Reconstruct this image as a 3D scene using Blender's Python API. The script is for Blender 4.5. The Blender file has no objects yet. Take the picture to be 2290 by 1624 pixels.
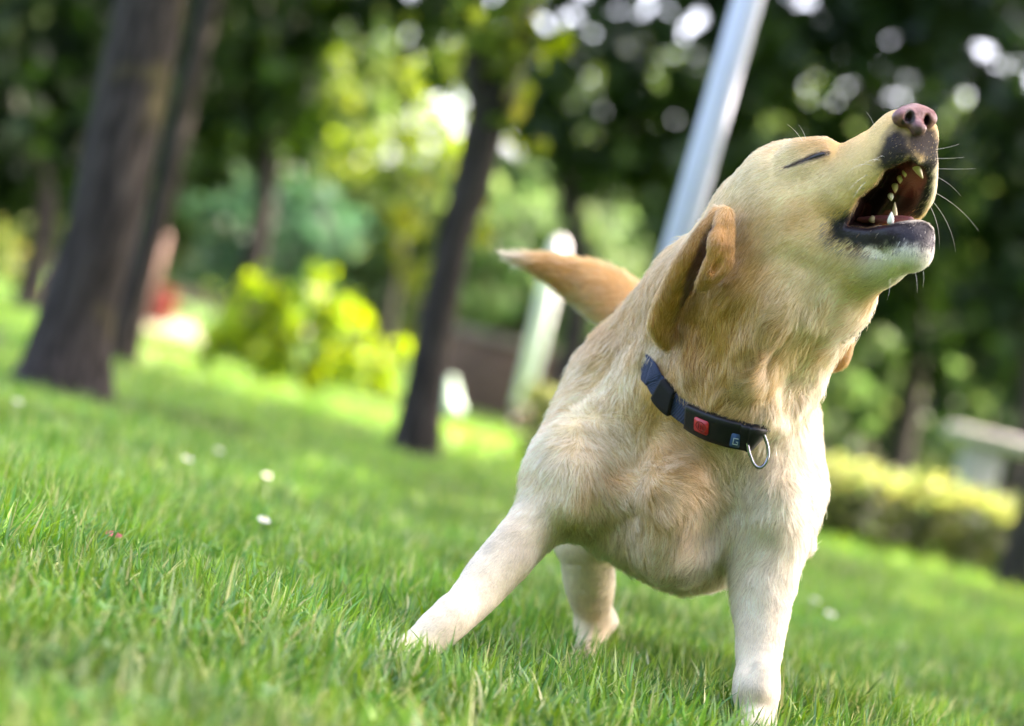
import bpy, math, random
import numpy as np
from mathutils import Vector, Matrix
from mathutils.bvhtree import BVHTree

random.seed(7)
RNG = np.random.default_rng(7)
C = bpy.context.scene.collection
SC = bpy.context.scene

# ------------------------------------------------------------------ camera
FPX, CX, CY = 5226.0, 1144.5, 812.0          # focal length and centre in units of a 2289 px wide picture
CAM_H, ROLL, PITCH = 0.31, math.radians(13.5), math.radians(0.46)
cam_pos = np.array([0.0, 0.0, CAM_H])
fwd = np.array([0.0, math.cos(PITCH), math.sin(PITCH)])
_x0 = np.array([1.0, 0, 0]); _u0 = np.array([0.0, -math.sin(PITCH), math.cos(PITCH)])
rgt = math.cos(ROLL) * _x0 + math.sin(ROLL) * _u0
upv = -math.sin(ROLL) * _x0 + math.cos(ROLL) * _u0
cd = bpy.data.cameras.new('camera'); cam = bpy.data.objects.new('camera', cd); C.objects.link(cam)
cd.sensor_width = 36; cd.lens = 36 * FPX / 2289.0; cd.clip_start = 0.05; cd.clip_end = 800
cam.matrix_world = Matrix(((rgt[0], upv[0], -fwd[0], cam_pos[0]), (rgt[1], upv[1], -fwd[1], cam_pos[1]),
                           (rgt[2], upv[2], -fwd[2], cam_pos[2]), (0, 0, 0, 1)))
cd.dof.use_dof = True; cd.dof.focus_distance = 2.46; cd.dof.aperture_fstop = 2.6; cd.dof.aperture_blades = 0
SC.camera = cam

# ------------------------------------------------------------------ sky, sun, exposure
SUN_AZ, SUN_EL = math.radians(65), math.radians(50)      # azimuth measured from +Y towards +X: from the right, a little behind the dog
w = bpy.data.worlds.new('World'); SC.world = w; w.use_nodes = True
nt = w.node_tree; bg = nt.nodes['Background']
sky = nt.nodes.new('ShaderNodeTexSky'); sky.sky_type = 'NISHITA'; sky.sun_disc = False
sky.sun_elevation = SUN_EL; sky.sun_rotation = SUN_AZ; sky.dust_density = 6.0; sky.air_density = 0.8; sky.ozone_density = 1.0
nt.links.new(sky.outputs[0], bg.inputs[0]); bg.inputs[1].default_value = 0.15
sd_ = bpy.data.lights.new('sun', 'SUN'); sd_.energy = 4.2; sd_.angle = math.radians(0.53); sd_.color = (1.0, 0.93, 0.80)
sun = bpy.data.objects.new('sun', sd_); C.objects.link(sun)
sun_dir = Vector((math.sin(SUN_AZ) * math.cos(SUN_EL), math.cos(SUN_AZ) * math.cos(SUN_EL), math.sin(SUN_EL)))
sun.rotation_euler = sun_dir.to_track_quat('Z', 'Y').to_euler(); sun.location = sun_dir * 40
SC.view_settings.view_transform = 'Standard'; SC.view_settings.look = 'None'
SC.view_settings.gamma = 1.0; SC.view_settings.exposure = 3.4
SC.view_settings.use_white_balance = True; SC.view_settings.white_balance_temperature = 7000; SC.view_settings.white_balance_tint = 18
SC.render.engine = 'CYCLES'
SC.cycles.use_denoising = True; SC.cycles.adaptive_threshold = 0.006
SC.cycles.max_bounces = 6; SC.cycles.diffuse_bounces = 3; SC.cycles.glossy_bounces = 2
SC.cycles.transmission_bounces = 4; SC.cycles.transparent_max_bounces = 8
SC.cycles.sample_clamp_indirect = 6.0

# ------------------------------------------------------------------ small helpers
def P(px, py, D):
    return cam_pos + D * (fwd + (px - CX) / FPX * rgt - (py - CY) / FPX * upv)

def proj(p):
    q = p - cam_pos
    d = q @ fwd
    return CX + FPX * (q @ rgt) / d, CY - FPX * (q @ upv) / d, d

def ground_pt(px, py, z=0.0):
    d = fwd + (px - CX) / FPX * rgt - (py - CY) / FPX * upv
    t = (z - cam_pos[2]) / d[2]
    return cam_pos + t * d

def _hash(ix, iy, iz, seed):
    h = (ix.astype(np.int64) * 374761393 + iy.astype(np.int64) * 668265263 + iz.astype(np.int64) * 1274126177 + seed * 974711) & 0xFFFFFFFF
    h = ((h ^ (h >> 13)) * 1103515245) & 0xFFFFFFFF
    h = ((h ^ (h >> 16)) * 2246822519) & 0xFFFFFFFF
    return ((h ^ (h >> 15)) & 0xFFFFFF) / float(0xFFFFFF)

def vnoise(p, scale, seed=0):
    """smooth value noise in -1..1; scale = feature size in metres"""
    q = p / scale; i = np.floor(q).astype(np.int64); f = q - i; f = f * f * (3 - 2 * f)
    out = 0
    for dx in (0, 1):
        wx = f[:, 0] if dx else 1 - f[:, 0]
        for dy in (0, 1):
            wy = f[:, 1] if dy else 1 - f[:, 1]
            for dz in (0, 1):
                wz = f[:, 2] if dz else 1 - f[:, 2]
                out = out + wx * wy * wz * _hash(i[:, 0] + dx, i[:, 1] + dy, i[:, 2] + dz, seed)
    return out * 2 - 1

def vnoise3(p, scale, seed=0):
    return np.stack([vnoise(p, scale, seed), vnoise(p, scale, seed + 11), vnoise(p, scale, seed + 23)], 1)

def norm(v): return v / np.maximum(np.linalg.norm(v, axis=-1, keepdims=True), 1e-9)
def sstep(a, b, x):
    t = np.clip((x - a) / (b - a), 0, 1); return t * t * (3 - 2 * t)

def mesh_np(name, verts, faces, mat=None, parent=None, smooth=False, mat_idx=None):
    """faces: (n,k) int array, or list of such arrays"""
    me = bpy.data.meshes.new(name)
    fl = faces if isinstance(faces, list) else [faces]
    fl = [np.asarray(f, dtype=np.int32) for f in fl if len(f)]
    me.vertices.add(len(verts)); me.vertices.foreach_set('co', np.asarray(verts, dtype=np.float32).ravel())
    loops = np.concatenate([f.ravel() for f in fl]); tot = np.concatenate([np.full(len(f), f.shape[1], np.int32) for f in fl])
    me.loops.add(len(loops)); me.loops.foreach_set('vertex_index', loops)
    me.polygons.add(len(tot)); st = np.concatenate([[0], np.cumsum(tot)[:-1]]).astype(np.int32)
    me.polygons.foreach_set('loop_start', st)
    try: me.polygons.foreach_set('loop_total', tot)
    except Exception: pass
    if smooth: me.polygons.foreach_set('use_smooth', np.ones(len(tot), dtype=bool))
    if mat_idx is not None: me.polygons.foreach_set('material_index', np.asarray(mat_idx, dtype=np.int32))
    me.update(calc_edges=True)
    o = bpy.data.objects.new(name, me); C.objects.link(o)
    for m in (mat if isinstance(mat, (list, tuple)) else [mat]):
        if m: me.materials.append(m)
    if parent is not None: o.parent = parent
    return o

def point_attr(o, name, arr, kind='FLOAT_COLOR'):
    me = o.data
    a = me.attributes.new(name, kind, 'POINT')
    if kind == 'FLOAT_COLOR':
        if arr.shape[1] == 3: arr = np.concatenate([arr, np.ones((len(arr), 1))], 1)
        a.data.foreach_set('color', arr.astype(np.float32).ravel())
    else:
        a.data.foreach_set('vector', arr.astype(np.float32).ravel())

def tag(o, label=None, cat=None, group=None, kind=None):
    if label: o['label'] = label
    if cat: o['category'] = cat
    if group: o['group'] = group
    if kind: o['kind'] = kind
    return o

def empty(name, loc, **kw):
    o = bpy.data.objects.new(name, None); C.objects.link(o); o.location = loc; o.empty_display_size = 0.1
    return tag(o, **kw)

def keep(o, root):
    """parent o to root without moving it (root is an unrotated Empty)"""
    o.parent = root
    o.matrix_parent_inverse = Matrix.Translation(-Vector(root.location))
    return o

def copy_tree(o, parent=None):
    c = o.copy(); C.objects.link(c); c.parent = parent
    for ch in list(o.children): copy_tree(ch, c)
    return c

# ------------------------------------------------------------------ materials
def new_mat(name):
    m = bpy.data.materials.new(name); m.use_nodes = True
    n = m.node_tree; b = n.nodes['Principled BSDF']
    return m, n, b

def mat_plain(name, col, rough=0.6, metal=0.0, noise=0.0, nscale=8.0, bump=0.0, bscale=60.0, spec=0.5, coat=0.0):
    m, n, b = new_mat(name)
    b.inputs['Roughness'].default_value = rough; b.inputs['Metallic'].default_value = metal
    b.inputs['Specular IOR Level'].default_value = spec; b.inputs['Coat Weight'].default_value = coat
    tc = n.nodes.new('ShaderNodeTexCoord')
    if noise > 0:
        tx = n.nodes.new('ShaderNodeTexNoise'); tx.inputs['Scale'].default_value = nscale; tx.inputs['Detail'].default_value = 6
        n.links.new(tc.outputs['Object'], tx.inputs['Vector'])
        r = n.nodes.new('ShaderNodeValToRGB')
        r.color_ramp.elements[0].position = 0.3; r.color_ramp.elements[1].position = 0.7
        r.color_ramp.elements[0].color = (*[c * (1 - noise) for c in col], 1)
        r.color_ramp.elements[1].color = (*[min(1, c * (1 + noise)) for c in col], 1)
        n.links.new(tx.outputs['Fac'], r.inputs['Fac']); n.links.new(r.outputs['Color'], b.inputs['Base Color'])
    else:
        b.inputs['Base Color'].default_value = (*col, 1)
    if bump > 0:
        t2 = n.nodes.new('ShaderNodeTexNoise'); t2.inputs['Scale'].default_value = bscale; t2.inputs['Detail'].default_value = 4
        n.links.new(tc.outputs['Object'], t2.inputs['Vector'])
        bp = n.nodes.new('ShaderNodeBump'); bp.inputs['Strength'].default_value = bump; bp.inputs['Distance'].default_value = 0.01
        n.links.new(t2.outputs['Fac'], bp.inputs['Height']); n.links.new(bp.outputs['Normal'], b.inputs['Normal'])
    return m

def mat_leaf(name, attr='tint', trans=0.45, gloss=0.05, rough=0.45):
    """thin leaf or blade: diffuse + translucent + a little gloss, colour from a per-leaf attribute"""
    m, n, b = new_mat(name); n.nodes.remove(b)
    out = n.nodes['Material Output']
    at = n.nodes.new('ShaderNodeAttribute'); at.attribute_name = attr
    d = n.nodes.new('ShaderNodeBsdfDiffuse'); t = n.nodes.new('ShaderNodeBsdfTranslucent'); g = n.nodes.new('ShaderNodeBsdfGlossy')
    g.inputs['Roughness'].default_value = rough
    hs = n.nodes.new('ShaderNodeHueSaturation'); hs.inputs['Hue'].default_value = 0.485; hs.inputs['Saturation'].default_value = 1.05; hs.inputs['Value'].default_value = 1.5
    n.links.new(at.outputs['Color'], d.inputs['Color']); n.links.new(at.outputs['Color'], hs.inputs['Color']); n.links.new(hs.outputs['Color'], t.inputs['Color'])
    m1 = n.nodes.new('ShaderNodeMixShader'); m1.inputs[0].default_value = trans
    n.links.new(d.outputs[0], m1.inputs[1]); n.links.new(t.outputs[0], m1.inputs[2])
    m2 = n.nodes.new('ShaderNodeMixShader'); m2.inputs[0].default_value = gloss
    n.links.new(m1.outputs[0], m2.inputs[1]); n.links.new(g.outputs[0], m2.inputs[2])
    n.links.new(m2.outputs[0], out.inputs['Surface'])
    return m

# ------------------------------------------------------------------ signed distance modelling (used for the dog)
def spline(q, n, closed=False):
    q = np.asarray(q, float)
    e = np.concatenate([q[-1:], q, q[:2]]) if closed else np.concatenate([2 * q[:1] - q[1:2], q, 2 * q[-1:] - q[-2:-1]])
    out = []
    m = len(q) if closed else len(q) - 1
    for i in range(m):
        a, b, c, d = e[i], e[i + 1], e[i + 2], e[i + 3]
        for t in np.arange(n) / n:
            out.append(0.5 * (2 * b + (c - a) * t + (2 * a - 5 * b + 4 * c - d) * t * t + (3 * b - a - 3 * c + d) * t ** 3))
    if not closed: out.append(q[-1])
    return np.array(out)

class Body:
    def __init__(self): self.ops = []
    def cone(self, a, b, k=0.03, flat=None, sub=False):
        """round cone; a, b = (px, py, depth, radius in px)"""
        pa, pb = P(*a[:3]), P(*b[:3]); ra, rb = a[3] * a[2] / FPX, b[3] * b[2] / FPX
        M = None
        if flat is not None:
            ax, f = flat; ax = ax / np.linalg.norm(ax); M = np.eye(3) + (f - 1) * np.outer(ax, ax)
        self.ops.append(('cone', pa, pb, ra, rb, k, M, sub))
    def chain(self, pts, k=0.03, flat=None, sub=False):
        """one limb: round cones along a Catmull-Rom curve through (px, py, depth, radius in px)"""
        q = np.array([[*P(*p[:3]), p[3] * p[2] / FPX] for p in pts])
        q = spline(q, 6)
        M = None
        if flat is not None:
            ax, f = flat; ax = ax / np.linalg.norm(ax); M = np.eye(3) + (f - 1) * np.outer(ax, ax)
        self.ops.append(('chain', q, q[:, :3].mean(0), M, k, sub))
    def ell(self, c, axes, radii, k=0.02, sub=False):
        """ellipsoid at world point c; axes rows = unit vectors, radii in metres"""
        self.ops.append(('ell', np.asarray(c, float), np.asarray(axes, float), np.asarray(radii, float), k, sub))
    def func(self, f, k=0.006, sub=True): self.ops.append(('func', f, k, sub))
    @staticmethod
    def _d(op, p):
        if op[0] == 'cone':
            _, a, b, ra, rb, k, M, sub = op
            if M is not None:
                mid = (a + b) / 2
                p = (p - mid) @ M; a = (a - mid) @ M; b = (b - mid) @ M
            ba = b - a; L2 = max(ba @ ba, 1e-12)
            t = np.clip(((p - a) @ ba) / L2, 0, 1)
            q = p - a - t[:, None] * ba
            return np.sqrt(np.einsum('ij,ij->i', q, q)) - (ra + (rb - ra) * t)
        if op[0] == 'chain':
            _, q, mid, M, k, sub = op
            p = p - mid; c = q[:, :3] - mid
            if M is not None: p = p @ M; c = c @ M
            best = np.full(len(p), 1e9)
            for i in range(len(q) - 1):
                a, b = c[i], c[i + 1]; ba = b - a; L2 = max(ba @ ba, 1e-12)
                t = np.clip(((p - a) @ ba) / L2, 0, 1); w_ = p - a - t[:, None] * ba
                best = np.minimum(best, np.sqrt(np.einsum('ij,ij->i', w_, w_)) - (q[i, 3] + (q[i + 1, 3] - q[i, 3]) * t))
            return best
        if op[0] == 'ell':
            _, c, ax, r, k, sub = op
            q = ((p - c) @ ax.T) / r
            k0 = np.sqrt(np.einsum('ij,ij->i', q, q)); q2 = q / r
            k1 = np.sqrt(np.einsum('ij,ij->i', q2, q2)) + 1e-9
            return k0 * (k0 - 1.0) / k1
        return op[1](p)
    @staticmethod
    def _k(op): return {'cone': 5, 'ell': 4, 'chain': 4, 'func': 2}[op[0]] and op[{'cone': 5, 'ell': 4, 'chain': 4, 'func': 2}[op[0]]]
    @staticmethod
    def _sub(op): return op[-1]
    def ev(self, p, ops=None):
        d = np.full(len(p), 10.0)
        for op in (self.ops if ops is None else ops):
            e = self._d(op, p); k = self._k(op)
            if self._sub(op):
                e = -e; h = np.maximum(k - np.abs(d - e), 0) / k; d = np.maximum(d, e) + h * h * k * 0.25
            else:
                h = np.maximum(k - np.abs(d - e), 0) / k; d = np.minimum(d, e) - h * h * k * 0.25
        return d
    def mesh(self, lo, hi, h, B=12):
        lo = np.asarray(lo, float); n = (np.ceil((np.asarray(hi) - lo) / h / B).astype(int) * B)
        V = np.ones(n + 1, np.float32)
        nb = n // B
        bi = np.stack(np.meshgrid(*[np.arange(m) for m in nb], indexing='ij'), -1).reshape(-1, 3)
        cen = lo + (bi + 0.5) * B * h
        rad = B * h * 0.87
        dops = np.stack([self._d(op, cen) for op in self.ops], 1)
        dc = self.ev(cen)
        act = np.abs(dc) < rad * 1.7 + 0.012
        g = np.arange(B + 1)
        loc = np.stack(np.meshgrid(g, g, g, indexing='ij'), -1).reshape(-1, 3)
        ins = np.where((~act) & (dc < 0))[0]
        for i in ins:
            x, y, z = bi[i] * B; V[x:x + B + 1, y:y + B + 1, z:z + B + 1] = -1
        adds = np.array([not self._sub(o) for o in self.ops])
        for i in np.where(act)[0]:
            x, y, z = bi[i] * B
            mn = dops[i][adds].min()
            sel = [o for j, o in enumerate(self.ops) if (self._sub(o) and dops[i, j] < rad * 1.5 + 0.03) or
                   ((not self._sub(o)) and dops[i, j] < max(mn, 0) + 2.6 * rad + self._k(o))]
            p = lo + (loc + [x, y, z]) * h
            V[x:x + B + 1, y:y + B + 1, z:z + B + 1] = self.ev(p, sel).reshape(B + 1, B + 1, B + 1)
        return surface_nets(V, lo, h)

def surface_nets(V, lo, h):
    S = V < 0
    c = np.zeros(np.array(V.shape) - 1, np.int8)
    sl = lambda d, n: slice(d, n - 1 + d)
    for dx in (0, 1):
        for dy in (0, 1):
            for dz in (0, 1):
                c += S[sl(dx, V.shape[0]), sl(dy, V.shape[1]), sl(dz, V.shape[2])]
    A = (c > 0) & (c < 8)
    ijk = np.argwhere(A)
    idx = np.full(A.shape, -1, np.int32); idx[A] = np.arange(len(ijk))
    acc = np.zeros((len(ijk), 3)); cnt = np.zeros(len(ijk))
    cor = [(0, 0, 0), (1, 0, 0), (0, 1, 0), (1, 1, 0), (0, 0, 1), (1, 0, 1), (0, 1, 1), (1, 1, 1)]
    val = [V[ijk[:, 0] + q[0], ijk[:, 1] + q[1], ijk[:, 2] + q[2]] for q in cor]
    for a in range(8):
        for b in range(a + 1, 8):
            if sum(abs(cor[a][i] - cor[b][i]) for i in range(3)) != 1: continue
            va, vb = val[a], val[b]; m = (va < 0) != (vb < 0)
            t = np.where(m, va / np.where(m, va - vb, 1), 0)
            pa, pb = np.array(cor[a], float), np.array(cor[b], float)
            acc += np.where(m[:, None], pa + t[:, None] * (pb - pa), 0); cnt += m
    verts = lo + (ijk + acc / cnt[:, None]) * h
    quads = []
    for ax in range(3):
        s0 = [slice(None)] * 3; s1 = [slice(None)] * 3; s0[ax] = slice(0, -1); s1[ax] = slice(1, None)
        a, b = S[tuple(s0)], S[tuple(s1)]
        e = np.argwhere(a != b)
        o1, o2 = [(1, 2), (2, 0), (0, 1)][ax]
        e = e[(e[:, o1] > 0) & (e[:, o2] > 0) & (e[:, o1] < A.shape[o1]) & (e[:, o2] < A.shape[o2])]
        flip = a[tuple(e.T)]
        def cell(d1, d2):
            q = e.copy(); q[:, o1] -= d1; q[:, o2] -= d2; return idx[q[:, 0], q[:, 1], q[:, 2]]
        q = np.stack([cell(1, 1), cell(0, 1), cell(0, 0), cell(1, 0)], 1)
        q = np.where(flip[:, None], q, q[:, ::-1])
        quads.append(q)
    q = np.concatenate(quads); q = q[(q >= 0).all(1)]
    return verts, q

def vert_normals(v, f):
    n = np.zeros_like(v)
    fn = np.cross(v[f[:, 2]] - v[f[:, 0]], v[f[:, 3 if f.shape[1] > 3 else 1]] - v[f[:, 1 if f.shape[1] > 3 else 0]])
    for k in range(f.shape[1]): np.add.at(n, f[:, k], fn)
    return norm(n)

#@@STRUCTURE
# ================================================================== GROUND AND GRASS
def lawn_h(x, y):
    p = np.stack([np.asarray(x, float), np.asarray(y, float), np.zeros_like(np.asarray(x, float))], -1).reshape(-1, 3)
    return (vnoise(p, 0.9, 91) * 0.008 + vnoise(p, 0.3, 92) * 0.004).reshape(np.shape(x)) - 0.006
def build_ground():
    gx = np.concatenate([[-300, -120, -60, -30, -15, -9], np.linspace(-6, 6, 81), [9, 15, 30, 60, 120, 300]])
    gy = np.concatenate([[-300, -100, -30, -10, -3], np.linspace(0, 10, 81), [12, 15, 20, 28, 40, 60, 100, 200, 600]])
    X, Y = np.meshgrid(gx, gy, indexing='ij'); Z = lawn_h(X, Y)
    v = np.stack([X, Y, Z], -1).reshape(-1, 3); ny = len(gy)
    i = np.arange(len(gx) - 1)[:, None] * ny; j = np.arange(ny - 1)[None]
    q = np.stack([i + j, i + ny + j, i + ny + j + 1, i + j + 1], -1).reshape(-1, 4)
    m, n, b = new_mat('lawn_soil')
    tc = n.nodes.new('ShaderNodeTexCoord'); t1 = n.nodes.new('ShaderNodeTexNoise'); t1.inputs['Scale'].default_value = 1.3; t1.inputs['Detail'].default_value = 9
    t2 = n.nodes.new('ShaderNodeTexNoise'); t2.inputs['Scale'].default_value = 45; t2.inputs['Detail'].default_value = 6
    n.links.new(tc.outputs['Object'], t1.inputs['Vector']); n.links.new(tc.outputs['Object'], t2.inputs['Vector'])
    mx = n.nodes.new('ShaderNodeMath'); mx.operation = 'ADD'; n.links.new(t1.outputs['Fac'], mx.inputs[0]); n.links.new(t2.outputs['Fac'], mx.inputs[1])
    hf = n.nodes.new('ShaderNodeMath'); hf.operation = 'MULTIPLY'; hf.inputs[1].default_value = 0.5; n.links.new(mx.outputs[0], hf.inputs[0])
    r = n.nodes.new('ShaderNodeValToRGB'); r.color_ramp.elements[0].position = 0.35; r.color_ramp.elements[1].position = 0.65
    r.color_ramp.elements[0].color = (0.024, 0.060, 0.008, 1); r.color_ramp.elements[1].color = (0.050, 0.100, 0.014, 1)
    n.links.new(hf.outputs[0], r.inputs['Fac']); n.links.new(r.outputs['Color'], b.inputs['Base Color']); b.inputs['Roughness'].default_value = 1.0; b.inputs['Specular IOR Level'].default_value = 0.1
    bp = n.nodes.new('ShaderNodeBump'); bp.inputs['Strength'].default_value = 0.8; bp.inputs['Distance'].default_value = 0.03; n.links.new(t2.outputs['Fac'], bp.inputs['Height']); n.links.new(bp.outputs['Normal'], b.inputs['Normal'])
    tag(mesh_np('ground', v, q, m, smooth=True), kind='structure')
m_blade = mat_leaf('grass_blade', trans=0.34, gloss=0.05, rough=0.4)
m_clover = mat_leaf('clover_leaf', trans=0.35, gloss=0.05)
def blades(x, y, h, wdt, seg, name_seed, dry=0.10, curl=0.0):
    """grass blades as tapered bent strips; returns verts, faces, colours"""
    N = len(x); rng = np.random.default_rng(name_seed)
    base = np.stack([x, y, lawn_h(x, y) - 0.004], 1)
    az = rng.random(N) * 2 * math.pi; lean = np.abs(rng.normal(0, 0.38, N)) + 0.05; bend = rng.normal(0.35, 0.45, N) + curl * rng.random(N)
    tuft = vnoise3(base, 0.06, 5); lead = norm(np.stack([np.cos(az), np.sin(az), np.zeros(N)], 1) + 0.9 * tuft * [1, 1, 0] + 1e-6)
    fac = rng.random(N) * 2 * math.pi; side = np.stack([np.cos(fac), np.sin(fac), np.zeros(N)], 1)
    rows = []
    a = lean.copy(); p = base.copy()
    for k in range(seg + 1):
        t = k / seg
        w_ = wdt * (1 - t ** 2.2) * 0.5
        if k == seg: rows.append(p.copy())
        else: rows.append(p - side * w_[:, None]); rows.append(p + side * w_[:, None])
        d = lead * np.sin(a)[:, None] + np.array([0, 0, 1.0]) * np.cos(a)[:, None]
        p = p + d * (h / seg)[:, None]; a = a + bend * 1.6 / seg
    V = np.stack(rows, 1); M = 2 * seg + 1
    q = [[2 * k, 2 * k + 1, 2 * k + 3, 2 * k + 2] for k in range(seg - 1)]
    o = (np.arange(N) * M)[:, None]
    quads = (np.array(q)[None] + o[:, :, None]).reshape(-1, 4) if len(q) else np.zeros((0, 4), int)
    tris = np.array([[2 * seg - 2, 2 * seg - 1, 2 * seg]]) + o
    pal = np.array([(0.098, 0.260, 0.020), (0.058, 0.190, 0.020), (0.180, 0.340, 0.036), (0.076, 0.235, 0.038), (0.140, 0.265, 0.016)])
    col = pal[rng.integers(0, 5, N)] * (0.75 + 0.5 * rng.random(N))[:, None]
    patch = np.clip(0.5 + 0.5 * vnoise(base, 0.35, 8) + 0.4 * vnoise(base, 0.12, 9), 0, 1)[:, None]
    col = col * (0.55 + 0.70 * patch) * np.array([1.0, 1.0, 1.0])
    straw = (rng.random(N) < dry)[:, None]
    col = np.where(straw, np.array((0.46, 0.47, 0.20)) * (0.7 + 0.6 * rng.random(N))[:, None], col)
    tip = (np.linspace(0, 1, M)[None, :, None] ** 3) * 0.5 * (rng.random(N) < 0.3)[:, None, None]
    root = 1 - 0.25 * (1 - np.linspace(0, 1, M))[None, :, None] * 0
    C_ = col[:, None, :] * root * (1 - tip) + np.array((0.40, 0.46, 0.17)) * tip
    return V.reshape(-1, 3), quads, tris, C_.reshape(-1, 3)
def scatter(y0, y1, n, seed, a=0.27, b=0.18):
    rng = np.random.default_rng(seed); y = np.sqrt(rng.random(n * 2) * (y1 ** 2 - y0 ** 2) + y0 ** 2); hw = a * y + b
    x = (rng.random(n * 2) * 2 - 1) * (a * y1 + b); k = np.abs(x) < hw
    return x[k][:n], y[k][:n]
def build_grass():
    parts = []; off = 0
    def add(x, y, h, w_, seg, seed, dry=0.1, curl=0.0):
        parts.append(blades(x, y, h, w_, seg, seed, dry, curl))
    rng = np.random.default_rng(3)
    x, y = scatter(1.2, 3.6, 82000, 21); n = len(x)
    pt = np.stack([x, y, 0 * x], 1); hh = 0.053 * (1 + 0.38 * vnoise(pt, 0.16, 41) + 0.22 * vnoise(pt, 0.05, 42)) * (0.55 + 0.8 * rng.random(n))
    add(x, y, hh, 0.0030 + 0.0032 * rng.random(n) ** 1.5, 4, 22, 0.05)
    x, y = scatter(1.2, 3.4, 26000, 23); n = len(x)                                    # fine dry threads
    add(x, y, 0.022 + 0.034 * rng.random(n), 0.0007 + 0.0007 * rng.random(n), 6, 24, 0.85, 2.2)
    x, y = scatter(1.2, 3.8, 9000, 25); n = len(x)                                     # taller single blades
    add(x, y, 0.046 + 0.032 * rng.random(n), 0.0030 + 0.0025 * rng.random(n), 6, 26, 0.06, 0.5)
    x, y = scatter(3.6, 7.5, 95000, 27); n = len(x)
    add(x, y, 0.032 + 0.036 * rng.random(n), 0.0036 + 0.003 * rng.random(n), 2, 28, 0.03)
    x, y = scatter(7.5, 20, 90000, 29, 0.30, 0.4); n = len(x)
    add(x, y, 0.030 + 0.035 * rng.random(n), 0.010 + 0.009 * rng.random(n), 1, 30, 0.02)
    V, Q, T_, C_ = [], [], [], []
    for v, q, t, c in parts:
        V.append(v); Q.append(q + off); T_.append(t + off); C_.append(c); off += len(v)
    o = mesh_np('grass', np.concatenate(V), [np.concatenate(Q), np.concatenate(T_)], m_blade)
    point_attr(o, 'tint', np.concatenate(C_)); tag(o, kind='stuff')
    # clover and other round-leaved weeds between the blades
    rng = np.random.default_rng(5); x, y = scatter(1.25, 4.2, 2200, 51); keep_ = vnoise(np.stack([x, y, 0 * x], 1), 0.35, 6) > -0.1; x, y = x[keep_], y[keep_]
    V, F, C_ = [], [], []; off = 0
    for i in range(len(x)):
        z = lawn_h(x[i:i + 1], y[i:i + 1])[0] + 0.014 + 0.026 * rng.random(); L = 0.0065 + 0.0085 * rng.random(); a0 = rng.random() * 6.28; tilt = rng.normal(0, 0.25, 2)
        col = np.array((0.075, 0.19, 0.034)) * (0.7 + 0.7 * rng.random())
        for k in range(3):
            a = a0 + k * 2.094; d = np.array((math.cos(a), math.sin(a), 0.25 + tilt[0])); s2 = np.array((-math.sin(a), math.cos(a), tilt[1]))
            c0 = np.array((x[i], y[i], z))
            pts = [c0, c0 + L * (0.5 * d + 0.48 * s2), c0 + L * (1.0 * d + 0.42 * s2), c0 + L * (0.95 * d) - [0, 0, L * .12], c0 + L * (1.0 * d - 0.42 * s2), c0 + L * (0.5 * d - 0.48 * s2)]
            V += pts; F.append([off, off + 1, off + 2, off + 3]); F.append([off, off + 3, off + 4, off + 5]); C_ += [col] * 6; off += 6
    o = mesh_np('clover', np.array(V), np.array(F), m_clover); point_attr(o, 'tint', np.array(C_)); tag(o, kind='stuff')
build_ground(); build_grass()

# ================================================================== TREES AND SHRUBS
m_leaf = mat_leaf('tree_leaf', trans=0.5, gloss=0.03, rough=0.5)
m_bark = mat_plain('grey_bark', (0.085, 0.072, 0.062), 0.95, noise=0.45, nscale=9, bump=1.0, bscale=45)
def _bark():
    m, n, b = new_mat('furrowed_bark'); b.inputs['Roughness'].default_value = 0.95; b.inputs['Specular IOR Level'].default_value = 0.2
    tc = n.nodes.new('ShaderNodeTexCoord'); mp = n.nodes.new('ShaderNodeMapping'); mp.inputs['Scale'].default_value = (1, 1, 0.13); n.links.new(tc.outputs['Object'], mp.inputs['Vector'])
    t1 = n.nodes.new('ShaderNodeTexNoise'); t1.inputs['Scale'].default_value = 60; t1.inputs['Detail'].default_value = 6; n.links.new(mp.outputs['Vector'], t1.inputs['Vector'])
    t2 = n.nodes.new('ShaderNodeTexNoise'); t2.inputs['Scale'].default_value = 5; n.links.new(tc.outputs['Object'], t2.inputs['Vector'])
    r = n.nodes.new('ShaderNodeValToRGB'); r.color_ramp.elements[0].position = 0.35; r.color_ramp.elements[1].position = 0.68
    r.color_ramp.elements[0].color = (0.013, 0.0105, 0.009, 1); r.color_ramp.elements[1].color = (0.056, 0.048, 0.042, 1); n.links.new(t1.outputs['Fac'], r.inputs['Fac'])
    l = n.nodes.new('ShaderNodeMix'); l.data_type = 'RGBA'; l.inputs[7].default_value = (0.11, 0.095, 0.035, 1)      # patches of ochre lichen
    ms = n.nodes.new('ShaderNodeMapRange'); ms.inputs['From Min'].default_value = 0.60; ms.inputs['From Max'].default_value = 0.72; ms.inputs['To Max'].default_value = 0.5; n.links.new(t2.outputs['Fac'], ms.inputs['Value'])
    n.links.new(ms.outputs['Result'], l.inputs[0]); n.links.new(r.outputs['Color'], l.inputs[6]); n.links.new(l.outputs[2], b.inputs['Base Color'])
    bp = n.nodes.new('ShaderNodeBump'); bp.inputs['Strength'].default_value = 1.0; bp.inputs['Distance'].default_value = 0.012; n.links.new(t1.outputs['Fac'], bp.inputs['Height']); n.links.new(bp.outputs['Normal'], b.inputs['Normal'])
    return m
m_bark2 = _bark()
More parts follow.
